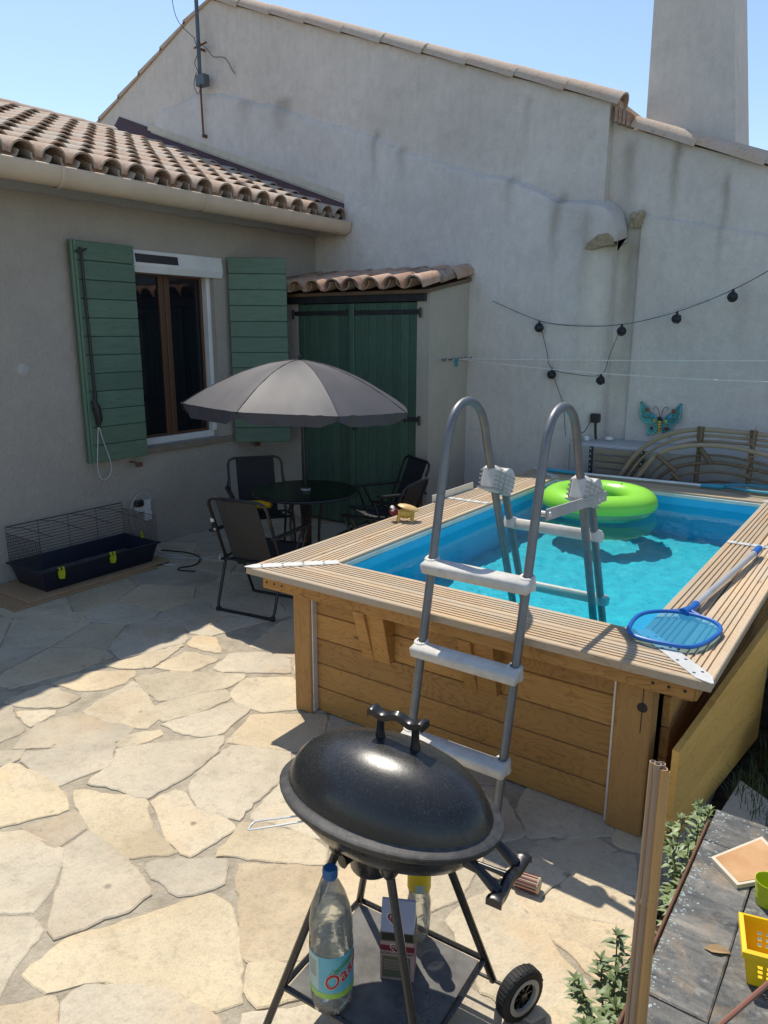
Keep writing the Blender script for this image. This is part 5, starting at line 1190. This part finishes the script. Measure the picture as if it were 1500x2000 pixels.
obj('end_panel', wires((cx0, cy0), (cx1, cy0), tz1+.01, ct_-.05, 18, 11), WIRE, cg, world=True)
obj('end_panel', wires((cx0, cy1), (cx1, cy1), tz1+.01, ct_-.05, 18, 11), WIRE, cg, world=True)
dg_ = MB()
for y0, y1, in ((cy0, cy0+.25), (3.05, 3.30), (3.30, 3.55), (3.55, 3.80)): dg_.tube([(cx0+.003, y0, ct_), (cx0+.02, (y0+y1)/2, ct_-.03), (cx0+.2, y1, ct_-.10)], .0022, 4)
obj('fallen_wires', dg_, WIRE, cg, world=True)
obj('litter', MB().box((cx0+.05, cy0+.05, tz0+.01), (cx1-.05, cy1-.05, tz0+.055)), LITTER, cg, world=True)
for y, z in ((2.92, .165), (3.36, .175)):
    obj('clip', MB().prism([(y-.018, z-.045), (y+.018, z-.05), (y+.026, z-.01), (y+.022, z+.04), (y+.012, z+.042), (y+.004, z+.012), (y-.006, z+.012), (y-.010, z+.042), (y-.02, z+.04), (y-.024, z-.01)], 'x', cx1+.002, cx1+.020), CLIP, cg, world=True)
obj('clip', MB().box((cx0+.22, cy1+.002, .17), (cx0+.25, cy1+.018, .25), ch=.004), CLIP, cg, world=True)
tag(obj('food_bowl', MB().lathe([(.05, .086), (.07, .095), (.076, .125), (.070, .128), (.05, .10), (.001, .098)], 20, (-5.12, 3.12, 0)), STEEL, None, smooth=True), 'round metal bowl inside the rodent cage tray', 'bowl')
tag(obj('blue_dish', MB().lathe([(.04, .086), (.055, .10), (.058, .118), (.052, .118), (.04, .095), (.001, .093)], 20, (-5.15, 3.36, 0)), BLUE, None, smooth=True), 'small blue dish inside the rodent cage tray', 'dish')
bs = thing('cage_board', 'thin wooden boards under the rodent cage on the patio', 'board', (-5.1, 3.2, 0))
obj('plank', MB().box((-5.47, 2.63, .018), (-4.93, 3.87, .029), ch=.002), PALE, bs, world=True)
obj('plank', MB().box((-5.47, 2.50, .006), (-4.89, 3.72, .0175), ch=.002), PALE, bs, world=True)
pw = thing('power_socket', 'white power strip with plugs and a cable loop on the wall above the cage', 'socket', (XF, 4.03, .35))
obj('strip', MB().box((XF+.001, 3.97, .34), (XF+.045, 4.12, .44), ch=.006).box((XF+.001, 4.06, .25), (XF+.04, 4.13, .338), ch=.006), WHITE, pw, world=True)
obj('plug', MB().box((XF+.0455, 3.93, .40), (XF+.09, 4.02, .46), ch=.012), BLACKM, pw, world=True)
obj('cable_loop', MB().tube(smoothpts([(XF+.05, 4.12, .42), (XF+.06, 4.08, .50), (XF+.06, 3.98, .51), (XF+.06, 3.90, .42), (XF+.05, 3.90, .28), (XF+.05, 3.93, .15), (XF+.06, 3.98, .02)], 5), .0055, 6), CABLE, pw, world=True)
tag(obj('white_cable', MB().tube(smoothpts([(-5.30, 4.02, .008), (-5.15, 4.0, .007), (-5.0, 4.05, .007), (-4.85, 3.98, .008), (-4.82, 3.87, .010), (-4.90, 3.80, .012), (-5.0, 3.85, .012), (-5.02, 3.95, .010), (-4.92, 4.02, .012), (-4.80, 4.1, .010), (-4.75, 4.25, .008), (-4.82, 4.5, .007), (-4.85, 4.75, .007)], 6), .006, 6), CABLE, None, smooth=True), 'pale coiled cable on the flagstones beside the cage', 'cable')
tag(obj('black_cable', MB().tube(smoothpts([(-5.28, 4.06, .009), (-5.05, 4.14, .009), (-4.86, 4.12, .010), (-4.74, 4.02, .010), (-4.70, 3.92, .010), (-4.74, 3.82, .010), (-4.70, 3.77, .010), (-4.62, 3.80, .010)], 6)+[Vector((-4.59, 3.81, .011)), Vector((-4.56, 3.82, .011))], .006, 6), CABLEK, None, smooth=True), 'dark cable with a plug end on the flagstones by the cage', 'cable')

# ------------------------------------------------------------------ clothes line, lantern string, butterfly
cl = thing('clothes_line', 'white clothes line strung from a bracket on the shed wall', 'clothes line', (SX, 6.2, 1.64))
obj('bracket', MB().box((SX+.001, 5.90, 1.635), (SX+.008, 6.50, 1.672), ch=.002), GREYP, cl, world=True)
hk = MB()
for y in (5.98, 6.10, 6.22, 6.34, 6.46): hk.tube([(SX+.008, y, 1.655), (SX+.04, y, 1.65), (SX+.05, y, 1.67)], .006, 6)
obj('hook', hk, RUST, cl, world=True)
for y, z1, y1, zs in ((5.98, 1.60, 5.6, .12), (6.22, 1.60, 6.0, .10), (6.30, 1.725, 6.1, .02), (6.36, 1.72, 6.2, .02)):
    pts = [Vector((SX+.05, y, 1.655)).lerp(Vector((1.2, y1, z1+.05)), i/24)-Vector((0, 0, zs*4*(i/24)*(1-i/24))) for i in range(25)]
    if y == 5.98: continue
    obj('line', MB().tube(pts, .004, 5), CREAMP, cl, world=True)
tag(obj('clothes_peg', MB().box((SX+.02, 6.20, 1.585), (SX+.032, 6.212, 1.66), ch=.002).box((SX+.034, 6.20, 1.585), (SX+.046, 6.212, 1.66), ch=.002), TEAL), 'turquoise clothes peg clipped to the line bracket on the shed', 'clothes peg')
ls = thing('lantern_string', 'string of small black round lanterns hanging on the grey wall', 'string lights', (-2.4, 6.45, 1.9))
A0 = (-3.30, 6.42, 2.18); LP = [(-2.80, 6.36, 1.94), (-2.07, 6.38, 1.91), (-1.66, 6.48, 2.01), (-1.25, 6.45, 2.17), (-2.66, 6.36, 1.535), (-2.21, 6.36, 1.50)]
obj('wire', MB().tube(smoothpts([A0, (LP[0][0], 6.36, 2.0), (-2.45, 6.36, 1.955), (LP[1][0], 6.38, 1.965), (LP[2][0], 6.48, 2.065), (LP[3][0], 6.45, 2.225), (-.9, 6.3, 2.40), (-.3, 6.1, 2.72)], 6), .0028, 5), CABLEK, ls, world=True)
obj('wire', MB().tube(smoothpts([A0, (-2.80, 6.37, 2.0), (-2.4, 6.37, 1.962), (-2.0, 6.45, 1.98), (-1.66, 6.5, 2.085), (-1.2, 6.47, 2.25), (-.3, 6.15, 2.75)], 6), .0022, 5), GREYP, ls, world=True)
obj('wire', MB().tube(smoothpts([(-2.79, 6.36, 1.98), (-2.72, 6.36, 1.75), (-2.66, 6.36, 1.59), (-2.45, 6.36, 1.545), (-2.21, 6.36, 1.55), (-2.15, 6.37, 1.72), (-2.07, 6.38, 1.96)], 5), .0027, 5), CABLEK, ls, world=True)
obj('wire', MB().tube([(-2.655, 6.36, 1.55), (-2.53, 6.36, 1.28), (-2.50, 6.37, 1.0)], .0026, 5), CABLEK, ls, world=True)
for (x, y, z) in LP:
    ln_ = obj('lantern', MB().sph((x, y, z), .034, 12, 8, (1.05, 1.05, .95)), LANT, ls, smooth=True, world=True)
    sw_ = MB()
    for k in range(7):
        ax = Vector((R.uniform(-1, 1), R.uniform(-1, 1), R.uniform(-1, 1))).normalized(); u_ = ax.orthogonal().normalized(); v_ = ax.cross(u_); off = R.uniform(-.5, .5)*.036; rr = math.sqrt(.038**2-off*off)
        sw_.tube([Vector((x, y, z))+ax*off+(u_*math.cos(2*math.pi*i/16)+v_*math.sin(2*math.pi*i/16))*rr for i in range(16)], .0028, 4, closed=True)
    obj('woven_strand', sw_, IRON, ln_)
    obj('lantern_cap', MB().lathe([(.012, .0), (.012, .014), (.005, .03)], 8, (x, y, z+.032)), LANT, ln_)
bf = thing('butterfly_ornament', 'turquoise metal butterfly wall ornament above the ledge', 'wall ornament', (-1.75, 6.58, 1.0))
BO = Vector((-1.75, 6.6, 1.155)); BSc = .00037*1.06
def bpx(pts): return [(BO.x+(x-680)*BSc*1.0, BO.z-(y-600)*BSc*1.12) for x, y in pts]
UWL = [(650, 560), (560, 470), (470, 440), (430, 350), (340, 270), (280, 215), (235, 230), (245, 330), (235, 420), (250, 520), (290, 590), (360, 650), (460, 655), (580, 640), (650, 610)]
LWL = [(650, 630), (560, 660), (430, 665), (395, 730), (405, 800), (450, 840), (420, 905), (480, 880), (580, 850), (640, 780), (660, 700)]
mir = lambda pts: [(1365-x, y) for x, y in pts]
for pts, tilt in ((UWL, -1), (mir(UWL), 1), (LWL, -1), (mir(LWL), 1)):
    P2 = bpx(pts); k = len(P2); mb = MB(); yo = lambda x: BO.y-.12*abs(x-BO.x)
    mb.add([(x, yo(x), z) for x, z in P2]+[(x, yo(x)-.006, z) for x, z in P2], [tuple(range(k)), tuple(range(2*k-1, k-1, -1))]+[(i, (i+1) % k, k+(i+1) % k, k+i) for i in range(k)])
    wg = obj('wing', mb, TQ, bf, world=True)
    cxm = sum(p[0] for p in P2)/k; czm = sum(p[1] for p in P2)/k
    edge = [Vector((cxm+(x-cxm)*.86, yo(cxm+(x-cxm)*.86)-.008, czm+(z-czm)*.86)) for x, z in P2]
    obj('wing_scroll', MB().tube(edge, .0035, 5, closed=True), TQL, wg)
    obj('wing_eyering', MB().tube([Vector((cxm+.035*math.cos(a), yo(cxm)-.008, czm+.03*math.sin(a))) for a in [2*math.pi*i/14 for i in range(14)]], .004, 5, closed=True), TQL if pts in (LWL,) else BROWNM, wg)
for pts, mt, r in (([(400, 370), (965, 370)], BROWNM, .02), ([(395, 365), (970, 365)], GOLD, .009), ([(490, 490), (875, 490)], TEAL, .026), ([(520, 720), (845, 720)], MAROON, .017), ([(560, 580), (805, 580)], GOLD, .014)):
    for x, z in bpx(pts): obj('wing_spot', MB().sph((x, BO.y-.12*abs(x-BO.x)-.008, z), r, 10, 6, (1, .3, 1)), mt, bf, smooth=True, world=True)
for y_, r in ((540, .02), (600, .019), (650, .017), (700, .016), (750, .012), (800, .009)):
    (x, z), = bpx([(682, y_)]); obj('body_segment', MB().sph((x, BO.y-.018, z), r, 10, 8), DARKP if y_ == 540 else GOLD, bf, smooth=True, world=True)
for pts in ([(670, 520), (650, 400), (600, 320), (550, 310), (530, 350), (555, 370)], [(695, 520), (720, 400), (760, 320), (820, 300), (840, 340), (815, 360)]):
    obj('antenna', MB().tube(smoothpts([(x, BO.y-.02, z) for x, z in bpx(pts)], 4), .0032, 5), BROWNM, bf, world=True)
# things on the ledge
chg = thing('charger', 'black mains adapter with a dangling lead on the wall above the ledge', 'charger', (-2.25, 6.44, 1.0))
obj('adapter', MB().box((-2.30, 6.40, 1.13), (-2.215, 6.453, 1.21), ch=.01), BLACKM, chg, world=True)
obj('lead', MB().tube(smoothpts([(-2.25, 6.41, 1.14), (-2.24, 6.40, 1.06), (-2.225, 6.38, .99)], 4), .012, 6), CABLEK, chg, world=True)
obj('thin_lead', MB().tube(smoothpts([(-2.29, 6.41, 1.15), (-2.33, 6.37, 1.05), (-2.38, 6.34, 1.04), (-2.36, 6.32, .98)], 4), .004, 5), CABLEK, chg, world=True)
tag(obj('metal_clamp', MB().lathe([(.03, .976), (.034, .985), (.03, 1.005), (.018, 1.02)], 12, (-2.30, 6.36, 0)), STEEL, None, smooth=True), 'small metal clamp on the ledge beside the charger', 'clamp')
tag(obj('black_lighter', MB().box((-2.385, 6.30, .976), (-2.365, 6.32, 1.06), ch=.004), BLACKM), 'slim black lighter standing at the left end of the ledge', 'lighter')
tag(obj('white_pebble', MB().sph((-2.13, 6.45, .995), .032, 12, 8, (1.25, 1, .62)), CREAMP, None, smooth=True), 'smooth white pebble on the ledge', 'pebble')
# folded slatted bench
fb_ = thing('slatted_bench', 'folded slatted wooden bench with black metal sides behind the pool', 'bench', (-1.95, 6.12, 0))
for i in range(8):
    z = .93-.058*i; obj('slat', MB().box((-2.14, 6.125, z-.022), (-1.72+.01*(i % 2), 6.145, z+.022), ch=.003), OLDWOOD, fb_, world=True)
for x in (-2.165, -1.74):
    sb = obj('side_bar', MB().box((x-.012, 6.10, .30), (x+.016, 6.13, .965), ch=.003), IRON, fb_, world=True)
    rv = MB()
    for i in range(14): rv.sph((x, 6.097, .95-.045*i), .006, 6, 5)
    obj('rivet', rv, STEEL, sb)
# rattan frames
rt = thing('rattan_furniture', 'curved rattan furniture frame of bent canes leaning behind the pool', 'rattan frame', (-1.2, 6.08, 0))
outer = [(-1.95, .62), (-1.88, .77), (-1.787, .927), (-1.674, 1.041), (-1.522, 1.127), (-1.328, 1.174), (-1.079, 1.176), (-.834, 1.17), (-.4, 1.16), (0, 1.14)]
for k, (dx, dz, r, yy) in enumerate(((0, 0, .0185, 6.08), (.035, -.045, .011, 6.085), (.07, -.085, .011, 6.085))):
    obj('cane', MB().tube(smoothpts([(x+dx, yy, z+dz) for x, z in outer], 4), r, 8), RATT, rt, smooth=True, world=True)
for x in (-1.30, -.93): obj('upright', MB().tube([(x, 6.065, .35), (x+.004, 6.065, 1.19)], .019, 8).tube([(x+.002, 6.065, 1.10), (x+.002, 6.065, 1.20)], .026, 8), RATTD, rt, smooth=True, world=True)
r2 = thing('rattan_headboard', 'second smaller rattan arch with dark bindings in front of the frame', 'rattan frame', (-1.1, 6.0, 0))
inner_ = [(-1.80, .62), (-1.74, .75), (-1.688, .835), (-1.624, .93), (-1.512, 1.01), (-1.306, 1.061), (-1.067, 1.066), (-.818, 1.03), (-.5, .98)]
for k, (dx, dz, r, mt) in enumerate(((0, 0, .018, RATT), (.04, -.075, .009, RATTD), (.075, -.13, .015, RATTD), (.10, -.20, .009, RATTD), (.13, -.27, .009, RATTD), (.16, -.34, .009, RATTD))):
    obj('cane', MB().tube(smoothpts([(x+dx*(1 if x < -1.2 else .2), 6.035, z+dz) for x, z in inner_], 4), r, 8), mt, r2, smooth=True, world=True)
for a, b_ in (((-1.60, .96), (-1.44, .84)), ((-1.28, 1.04), (-1.19, .93)), ((-1.47, .83), (-1.38, .74))): obj('binding', MB().tube([(a[0], 6.02, a[1]), (b_[0], 6.02, b_[1])], .02, 8), RATTD, r2, smooth=True, world=True)
tw = MB()
for i in range(26):
    x = -.93+R.gauss(0, .02); z = R.uniform(.8, 1.22); tw.tube([(x, 6.03, z), (x+R.uniform(-.04, .04), 6.0, z+R.uniform(-.05, .03)), (x+R.uniform(-.06, .06), 6.02, z+R.uniform(-.09, .02))], .0025, 4)
obj('loose_fibre', tw, RATT, r2, world=True)

# ------------------------------------------------------------------ slate-topped low wall in the foreground
sl = thing('slate_wall', 'low planter wall topped with dark slate tiles in the right foreground', 'low wall', (0, 1.2, 0))
obj('masonry', MB().box((-.30, -.6, -.05), (.9, 2.185, .478)), BENCH, sl, world=True)
SLZ = .50
tl_ = [((-.315, 2.036), (.02, 2.20)), ((.023, 2.036), (.36, 2.20)), ((-.315, 1.425), (-.172, 2.032)), ((-.169, 1.425), (.17, 2.032)), ((.173, 1.425), (.5, 2.032)), ((-.315, .80), (.02, 1.421)), ((.023, .80), (.36, 1.421)), ((-.315, .2), (.02, .797)), ((.023, .2), (.4, .797))]
for a, b_ in tl_:
    c = Vector(((a[0]+b_[0])/2, (a[1]+b_[1])/2, SLZ)); hx, hy = (b_[0]-a[0])/2, (b_[1]-a[1])/2
    n_ = 10; mb = MB(); P = []
    for e, (sx_, sy_) in enumerate(((-1, -1), (1, -1), (1, 1), (-1, 1))):
        nxt = ((-1, -1), (1, -1), (1, 1), (-1, 1))[(e+1) % 4]
        for i in range(n_):
            t = i/n_; x, y = (sx_+(nxt[0]-sx_)*t)*hx, (sy_+(nxt[1]-sy_)*t)*hy; wv = .0022*mnoise.noise(Vector((x*40+a[0]*9, y*40, 0))); P.append((x*(1+wv/hx), y*(1+wv/hy)))
    k = len(P); mb.add([(x, y, -.02) for x, y in P]+[(x, y, -.003) for x, y in P]+[(x*(1-.004/hx), y*(1-.004/hy), 0) for x, y in P], [(i, (i+1) % k, k+(i+1) % k, k+i) for i in range(k)]+[(k+i, k+(i+1) % k, 2*k+(i+1) % k, 2*k+i) for i in range(k)]+[tuple(range(2*k, 3*k))])
    obj('slate_tile', mb, SLATE, sl, M=Matrix.Translation(c), world=True)
lc = MB()
for i in range(420):
    y = R.uniform(.8, 2.19); x = -.312+abs(R.gauss(0, .018)) if R.random() < .82 else R.uniform(-.31, .0)
    if R.random() < .12: y = 2.19-abs(R.gauss(0, .012)); x = R.uniform(-.31, .1)
    if x > -.25 and y < 2.1: continue
    s_ = R.uniform(.001, .0042); lc.add([(x-s_, y-s_*.6, SLZ+.0002), (x+s_, y-s_*.4, SLZ+.0002), (x+s_*.5, y+s_, SLZ+.0002), (x-s_*.7, y+s_*.6, SLZ+.0002), (x, y, SLZ+s_*.35)], [(0, 1, 4), (1, 2, 4), (2, 3, 4), (3, 0, 4)])
o = obj('lime_crust', lc, LIMEW, sl, world=True); o['kind'] = 'stuff'
obj('edge_strip', MB().box((-.328, .2, .470), (-.321, 2.14, .496), ch=.002), RUST, sl, world=True)
tp = thing('terracotta_tile', 'loose terracotta tile with cream edge lying on the slate', 'tile', (-.2, 2.0, SLZ))
q = [(-.279, 1.945), (-.199, 1.872), (-.075, 2.01), (-.18, 2.12)]
def insetq(q, f): cxq = sum(p[0] for p in q)/4; cyq = sum(p[1] for p in q)/4; return [(cxq+(x-cxq)*f, cyq+(y-cyq)*f) for x, y in q]
obj('tile_body', MB().prism(q, 'z', SLZ+.001, SLZ+.013), CREAME, tp, world=True); obj('tile_face', MB().prism(insetq(q, .88), 'z', SLZ+.0132, SLZ+.0142), TERRA, tp, world=True)
tag(obj('lime_cup', MB().lathe([(.001, .001), (.024, .001), (.026, .004), (.0275, .02), (.028, .022), (.0275, .024), (.029, .036), (.0295, .038), (.029, .04), (.033, .068), (.0315, .068), (.027, .03), (.0245, .006), (.001, .005)], 32, (-.128, 1.862, SLZ)), LPL, None, smooth=35), 'lime green plastic toy cup standing on the slate', 'cup')
bk = thing('yellow_basket', 'small yellow plastic toy basket with square holes on the slate', 'basket', (-.075, 1.63, SLZ), rad(14))
def basket_wall(p0, p1, q0, q1, cols, rows):   # bottom edge p0-p1, top edge q0-q1, slots cut out
    mb = MB(); p0, p1, q0, q1 = map(Vector, (p0, p1, q0, q1)); nn = (p1-p0).cross(q0-p0).normalized()*.003
    us = [0]; 
    for c in range(cols): a = .16+.68*c/cols; us += [a, a+.68/cols*.55]
    us.append(1); vs2 = [0]
    for r in range(rows): a = .28+.44*r/rows; vs2 += [a, a+.44/rows*.62]
    vs2.append(1)
    P = lambda u, v: (p0.lerp(p1, u)).lerp(q0.lerp(q1, u), v)
    for i in range(len(us)-1):
        for j in range(len(vs2)-1):
            if i % 2 and j % 2: continue
            c4 = [P(us[i], vs2[j]), P(us[i+1], vs2[j]), P(us[i+1], vs2[j+1]), P(us[i], vs2[j+1])]
            mb.add(c4+[c+nn for c in c4], [(0, 1, 2, 3), (7, 6, 5, 4), (0, 4, 5, 1), (1, 5, 6, 2), (2, 6, 7, 3), (3, 7, 4, 0)])
    return mb
bw, bd_, tw_, td_, bh_ = .058, .042, .074, .056, .095
bb = [(-bw, -bd_, .003), (bw, -bd_, .003), (bw, bd_, .003), (-bw, bd_, .003)]; bt = [(-tw_, -td_, bh_), (tw_, -td_, bh_), (tw_, td_, bh_), (-tw_, td_, bh_)]
for i in range(4): obj('side', basket_wall(bb[i], bb[(i+1) % 4], bt[i], bt[(i+1) % 4], 5 if i % 2 == 0 else 3, 3), YPL, bk)
obj('base', MB().box((-bw, -bd_, .0005), (bw, bd_, .0035)), YPL, bk)
rm = MB(); rr_ = [(-tw_-.006, -td_-.006), (tw_+.006, -td_-.006), (tw_+.006, td_+.006), (-tw_-.006, td_+.006)]; ri_ = [(-tw_+.003, -td_+.003), (tw_-.003, -td_+.003), (tw_-.003, td_-.003), (-tw_+.003, td_-.003)]
rm.add([(*p, bh_-.014) for p in rr_]+[(*p, bh_) for p in rr_]+[(*p, bh_+.003) for p in ri_]+[(*p, bh_-.012) for p in ri_], [(4*k+i, 4*k+(i+1) % 4, 4*k+4+(i+1) % 4, 4*k+4+i) for k in range(3) for i in range(4)])
obj('rim', rm, YPL, bk)
tag(obj('brown_stick', MB().tube([(-.178, 1.34, SLZ+.002), (-.148, 1.395, SLZ+.03), (-.060, 1.51, SLZ+.12), (.04, 1.64, SLZ+.222)], .0056, 8), STICK, None, smooth=True), 'thin brown stick slanting over the slate in the bottom right corner', 'stick')
dl = MB(); dl.add([(0, -.028, .003), (.012, -.012, .006), (.013, .004, .008), (.006, .022, .005), (0, .032, .002), (-.006, .022, .006), (-.013, .004, .009), (-.011, -.012, .007), (0, 0, .002)], [(8, i, (i+1) % 8) for i in range(8)])
tag(obj('dry_leaf', dl, DRY, None, M=Matrix.Translation((-.198, 1.63, SLZ)) @ Matrix.Rotation(rad(-70), 4, 'Z')), 'curled dry leaf lying on the slate', 'leaf')
# bamboo
bm_ = thing('bamboo_post', 'bundle of split bamboo canes standing upright in the right foreground', 'bamboo post', (-.278, 1.255, SLZ))
for (dx, dy, r, mt, tz) in ((-.0155, .004, .0085, BAMBG, 1.150), (-.003, -.003, .0095, BAMBG, 1.152), (.0105, -.002, .010, BAMB, 1.146), (.0185, .005, .0055, BAMB, 1.140), (.002, .012, .010, BAMBG, 1.148)):
    pts = []; rs = []
    for i in range(34):
        z = SLZ+(tz-SLZ)*i/33; sp = 1+.30*(1-i/33)**1.2*0.6+.05
        nd = max(math.exp(-((z-.862-dx*.4)/.006)**2), math.exp(-((z-.56)/.006)**2)); pts.append((-.278+.74*dx*sp-.004*(z-SLZ), 1.255+.74*dy*sp, z)); rs.append(.74*r*(1+.16*nd)*(1+.15*(1-i/33)))
    pts2, rs2 = pts[:], rs[:]
    for zz_ in (.862+dx*.4,):
        for e in (-.006, 0, .006):
            z = zz_+e; k_ = next(i for i, p in enumerate(pts2) if p[2] > z); f = (z-pts2[k_-1][2])/(pts2[k_][2]-pts2[k_-1][2])
            p = Vector(pts2[k_-1]).lerp(Vector(pts2[k_]), f); pts2.insert(k_, tuple(p)); rs2.insert(k_, (rs2[k_-1]+rs2[k_])/2*(1.22 if e == 0 else .97))
    ob = obj('cane', MB().tube(pts2, rs2, 9), mt, bm_, smooth=35, world=True)
    obj('cane_lip', MB().tube([(pts2[-1][0], pts2[-1][1], tz-.002), (pts2[-1][0], pts2[-1][1], tz+.001)], r*.5, 8), DARKP, ob)

# ------------------------------------------------------------------ plants
def leaf(mb, p, d, up, L_, w_, bend=.25):
    d = d.normalized(); s_ = d.cross(up).normalized(); n_ = s_.cross(d)
    prof = [(0, .1), (.2, .75), (.45, 1), (.7, .7), (.9, .25), (1, 0.02)]; vs = []
    for t, wd in prof:
        c = p+d*(L_*t)-n_*(bend*L_*t*t); vs += [c-s_*(w_*wd)+n_*(w_*wd*.25), c, c+s_*(w_*wd)+n_*(w_*wd*.25)]
    mb.add(vs, [(3*i+j, 3*i+j+1, 3*i+4+j, 3*i+3+j) for i in range(5) for j in range(2)])
def herb(label, base, stems, rnd, Lf=(.028, .05)):
    t = thing('leafy_plant', label, 'plant', base, 0, 'leafy plants beside the slate wall')
    lv, st = MB(), MB(); rr = random.Random(rnd)
    for (tx, ty_, tz) in stems:
        tip = Vector((tx, ty_, tz)); mid = tip*.5+Vector((rr.uniform(-.02, .02), rr.uniform(-.02, .02), tz*.12)); pts = smoothpts([(0, 0, -.03), mid, tip], 8)
        st.tube(pts, [.004-.0028*i/len(pts) for i in range(len(pts))], 5)
        for i, p in enumerate(pts):
            if p.z < tz*.22: continue
            for q in range(3):
                a = rr.uniform(0, 2*math.pi); f = i/len(pts); L_ = rr.uniform(*Lf)*(1.1-.45*f)
                leaf(lv, p, Vector((math.cos(a), math.sin(a), rr.uniform(.0, .7))), Vector((0, 0, 1)), L_*1.1, L_*.21, rr.uniform(.1, .6))
        for q in range(5):
            a = q*1.3+rr.random(); leaf(lv, tip, Vector((math.cos(a), math.sin(a), rr.uniform(.6, 2.2))), Vector((0, 0, 1)), rr.uniform(.018, .03), .005, .15)
    obj('stem', st, STEMM, t, smooth=True); obj('foliage', lv, LEAFM, t, smooth=60); return t
herb('leafy green plant at the bottom left of the bamboo post', (-.43, 1.66, 0), [(-.07, -.10, .30), (.02, -.05, .33), (.06, .02, .40), (-.02, -.16, .24), (.04, -.12, .30), (.09, -.06, .42), (-.10, -.03, .20), (.05, .10, .36), (.0, -.01, .40), (.07, -.16, .3), (-.05, .04, .26)], 3)
herb('leafy green plant between the bamboo post and the slate wall', (-.40, 2.16, 0), [(.0, -.1, .42), (.05, -.02, .50), (-.04, .05, .38), (.02, .12, .44), (.06, -.22, .40), (.05, -.14, .47), (.04, .2, .36), (.0, .0, .45), (.07, -.30, .42), (.06, .08, .46)], 5)
gr = MB(); rr = random.Random(11)
for i in range(2600):
    x = rr.uniform(-.46, .35); y = rr.uniform(2.2, 3.9)
    dns = mnoise.noise(Vector((x*3, y*3, 4)))
    if dns < -.05 or (x > -.1 and rr.random() < .4): continue
    if x < -.47+.12*(y-2.5): continue
    a = rr.uniform(0, 6.28); h_ = rr.uniform(.05, .17); w_ = .0022; ln_ = rr.uniform(.02, .11); dx, dy = math.cos(a), math.sin(a)
    p0 = Vector((x, y, -.02)); p1 = p0+Vector((dx*ln_*.3, dy*ln_*.3, h_*.65)); p2 = p0+Vector((dx*ln_, dy*ln_, h_)); s_ = Vector((-dy, dx, 0))*w_
    gr.add([p0-s_, p0+s_, p1+s_*.8, p1-s_*.8, p2], [(0, 1, 2, 3), (3, 2, 4)])
tag(obj('grass', gr, GRASSM), 'tufts of grass growing between the pool board and the slate wall', 'grass', kind='stuff')
rw_ = 0
for i, (x, y, s_) in enumerate(((-.12, 3.75, .5), (.05, 4.4, .8))):
    t = thing('garden_shrub', ['dark green shrub behind the pale blocks beside the pool', 'farthest green shrub along the right side of the pool'][i], 'shrub', (x, y, 0)); lv = MB(); rr = random.Random(40+i)
    for k in range(420):
        d = Vector((rr.gauss(0, 1), rr.gauss(0, 1), rr.gauss(0, 1))).normalized()*s_*.5*rr.uniform(.5, 1); p = Vector((d.x*.6, d.y, s_*.45+d.z*.8)); leaf(lv, p, Vector((d.x, d.y, rr.uniform(-.2, .8)*s_)), Vector((0, 0, 1)), .07, .018, .3)
    st = MB()
    for k in range(6): st.tube([(0, 0, -.02), (rr.uniform(-.1, .1), rr.uniform(-.1, .1), s_*.6)], [.008, .003], 5)
    obj('stem', st, STEMM, t); obj('foliage', lv, LEAFM, t, smooth=60)

# tiny fixings that cannot be told apart singly are joined pieces
TINY = {'screw_hole', 'screw', 'nail_heads', 'rivet', 'tread', 'rib', 'hook', 'printed_leaves', 'eave_brick', 'broken_plaster', 'loose_fibre', 'woven_strand', 'fallen_wires', 'liner_rail', 'brace_bolt'}
for o in bpy.data.objects:
    if o.type == 'MESH' and o.parent and o.name.split('.')[0] in TINY and o.parent.get('category') != 'parasol': o['kind'] = 'stuff'
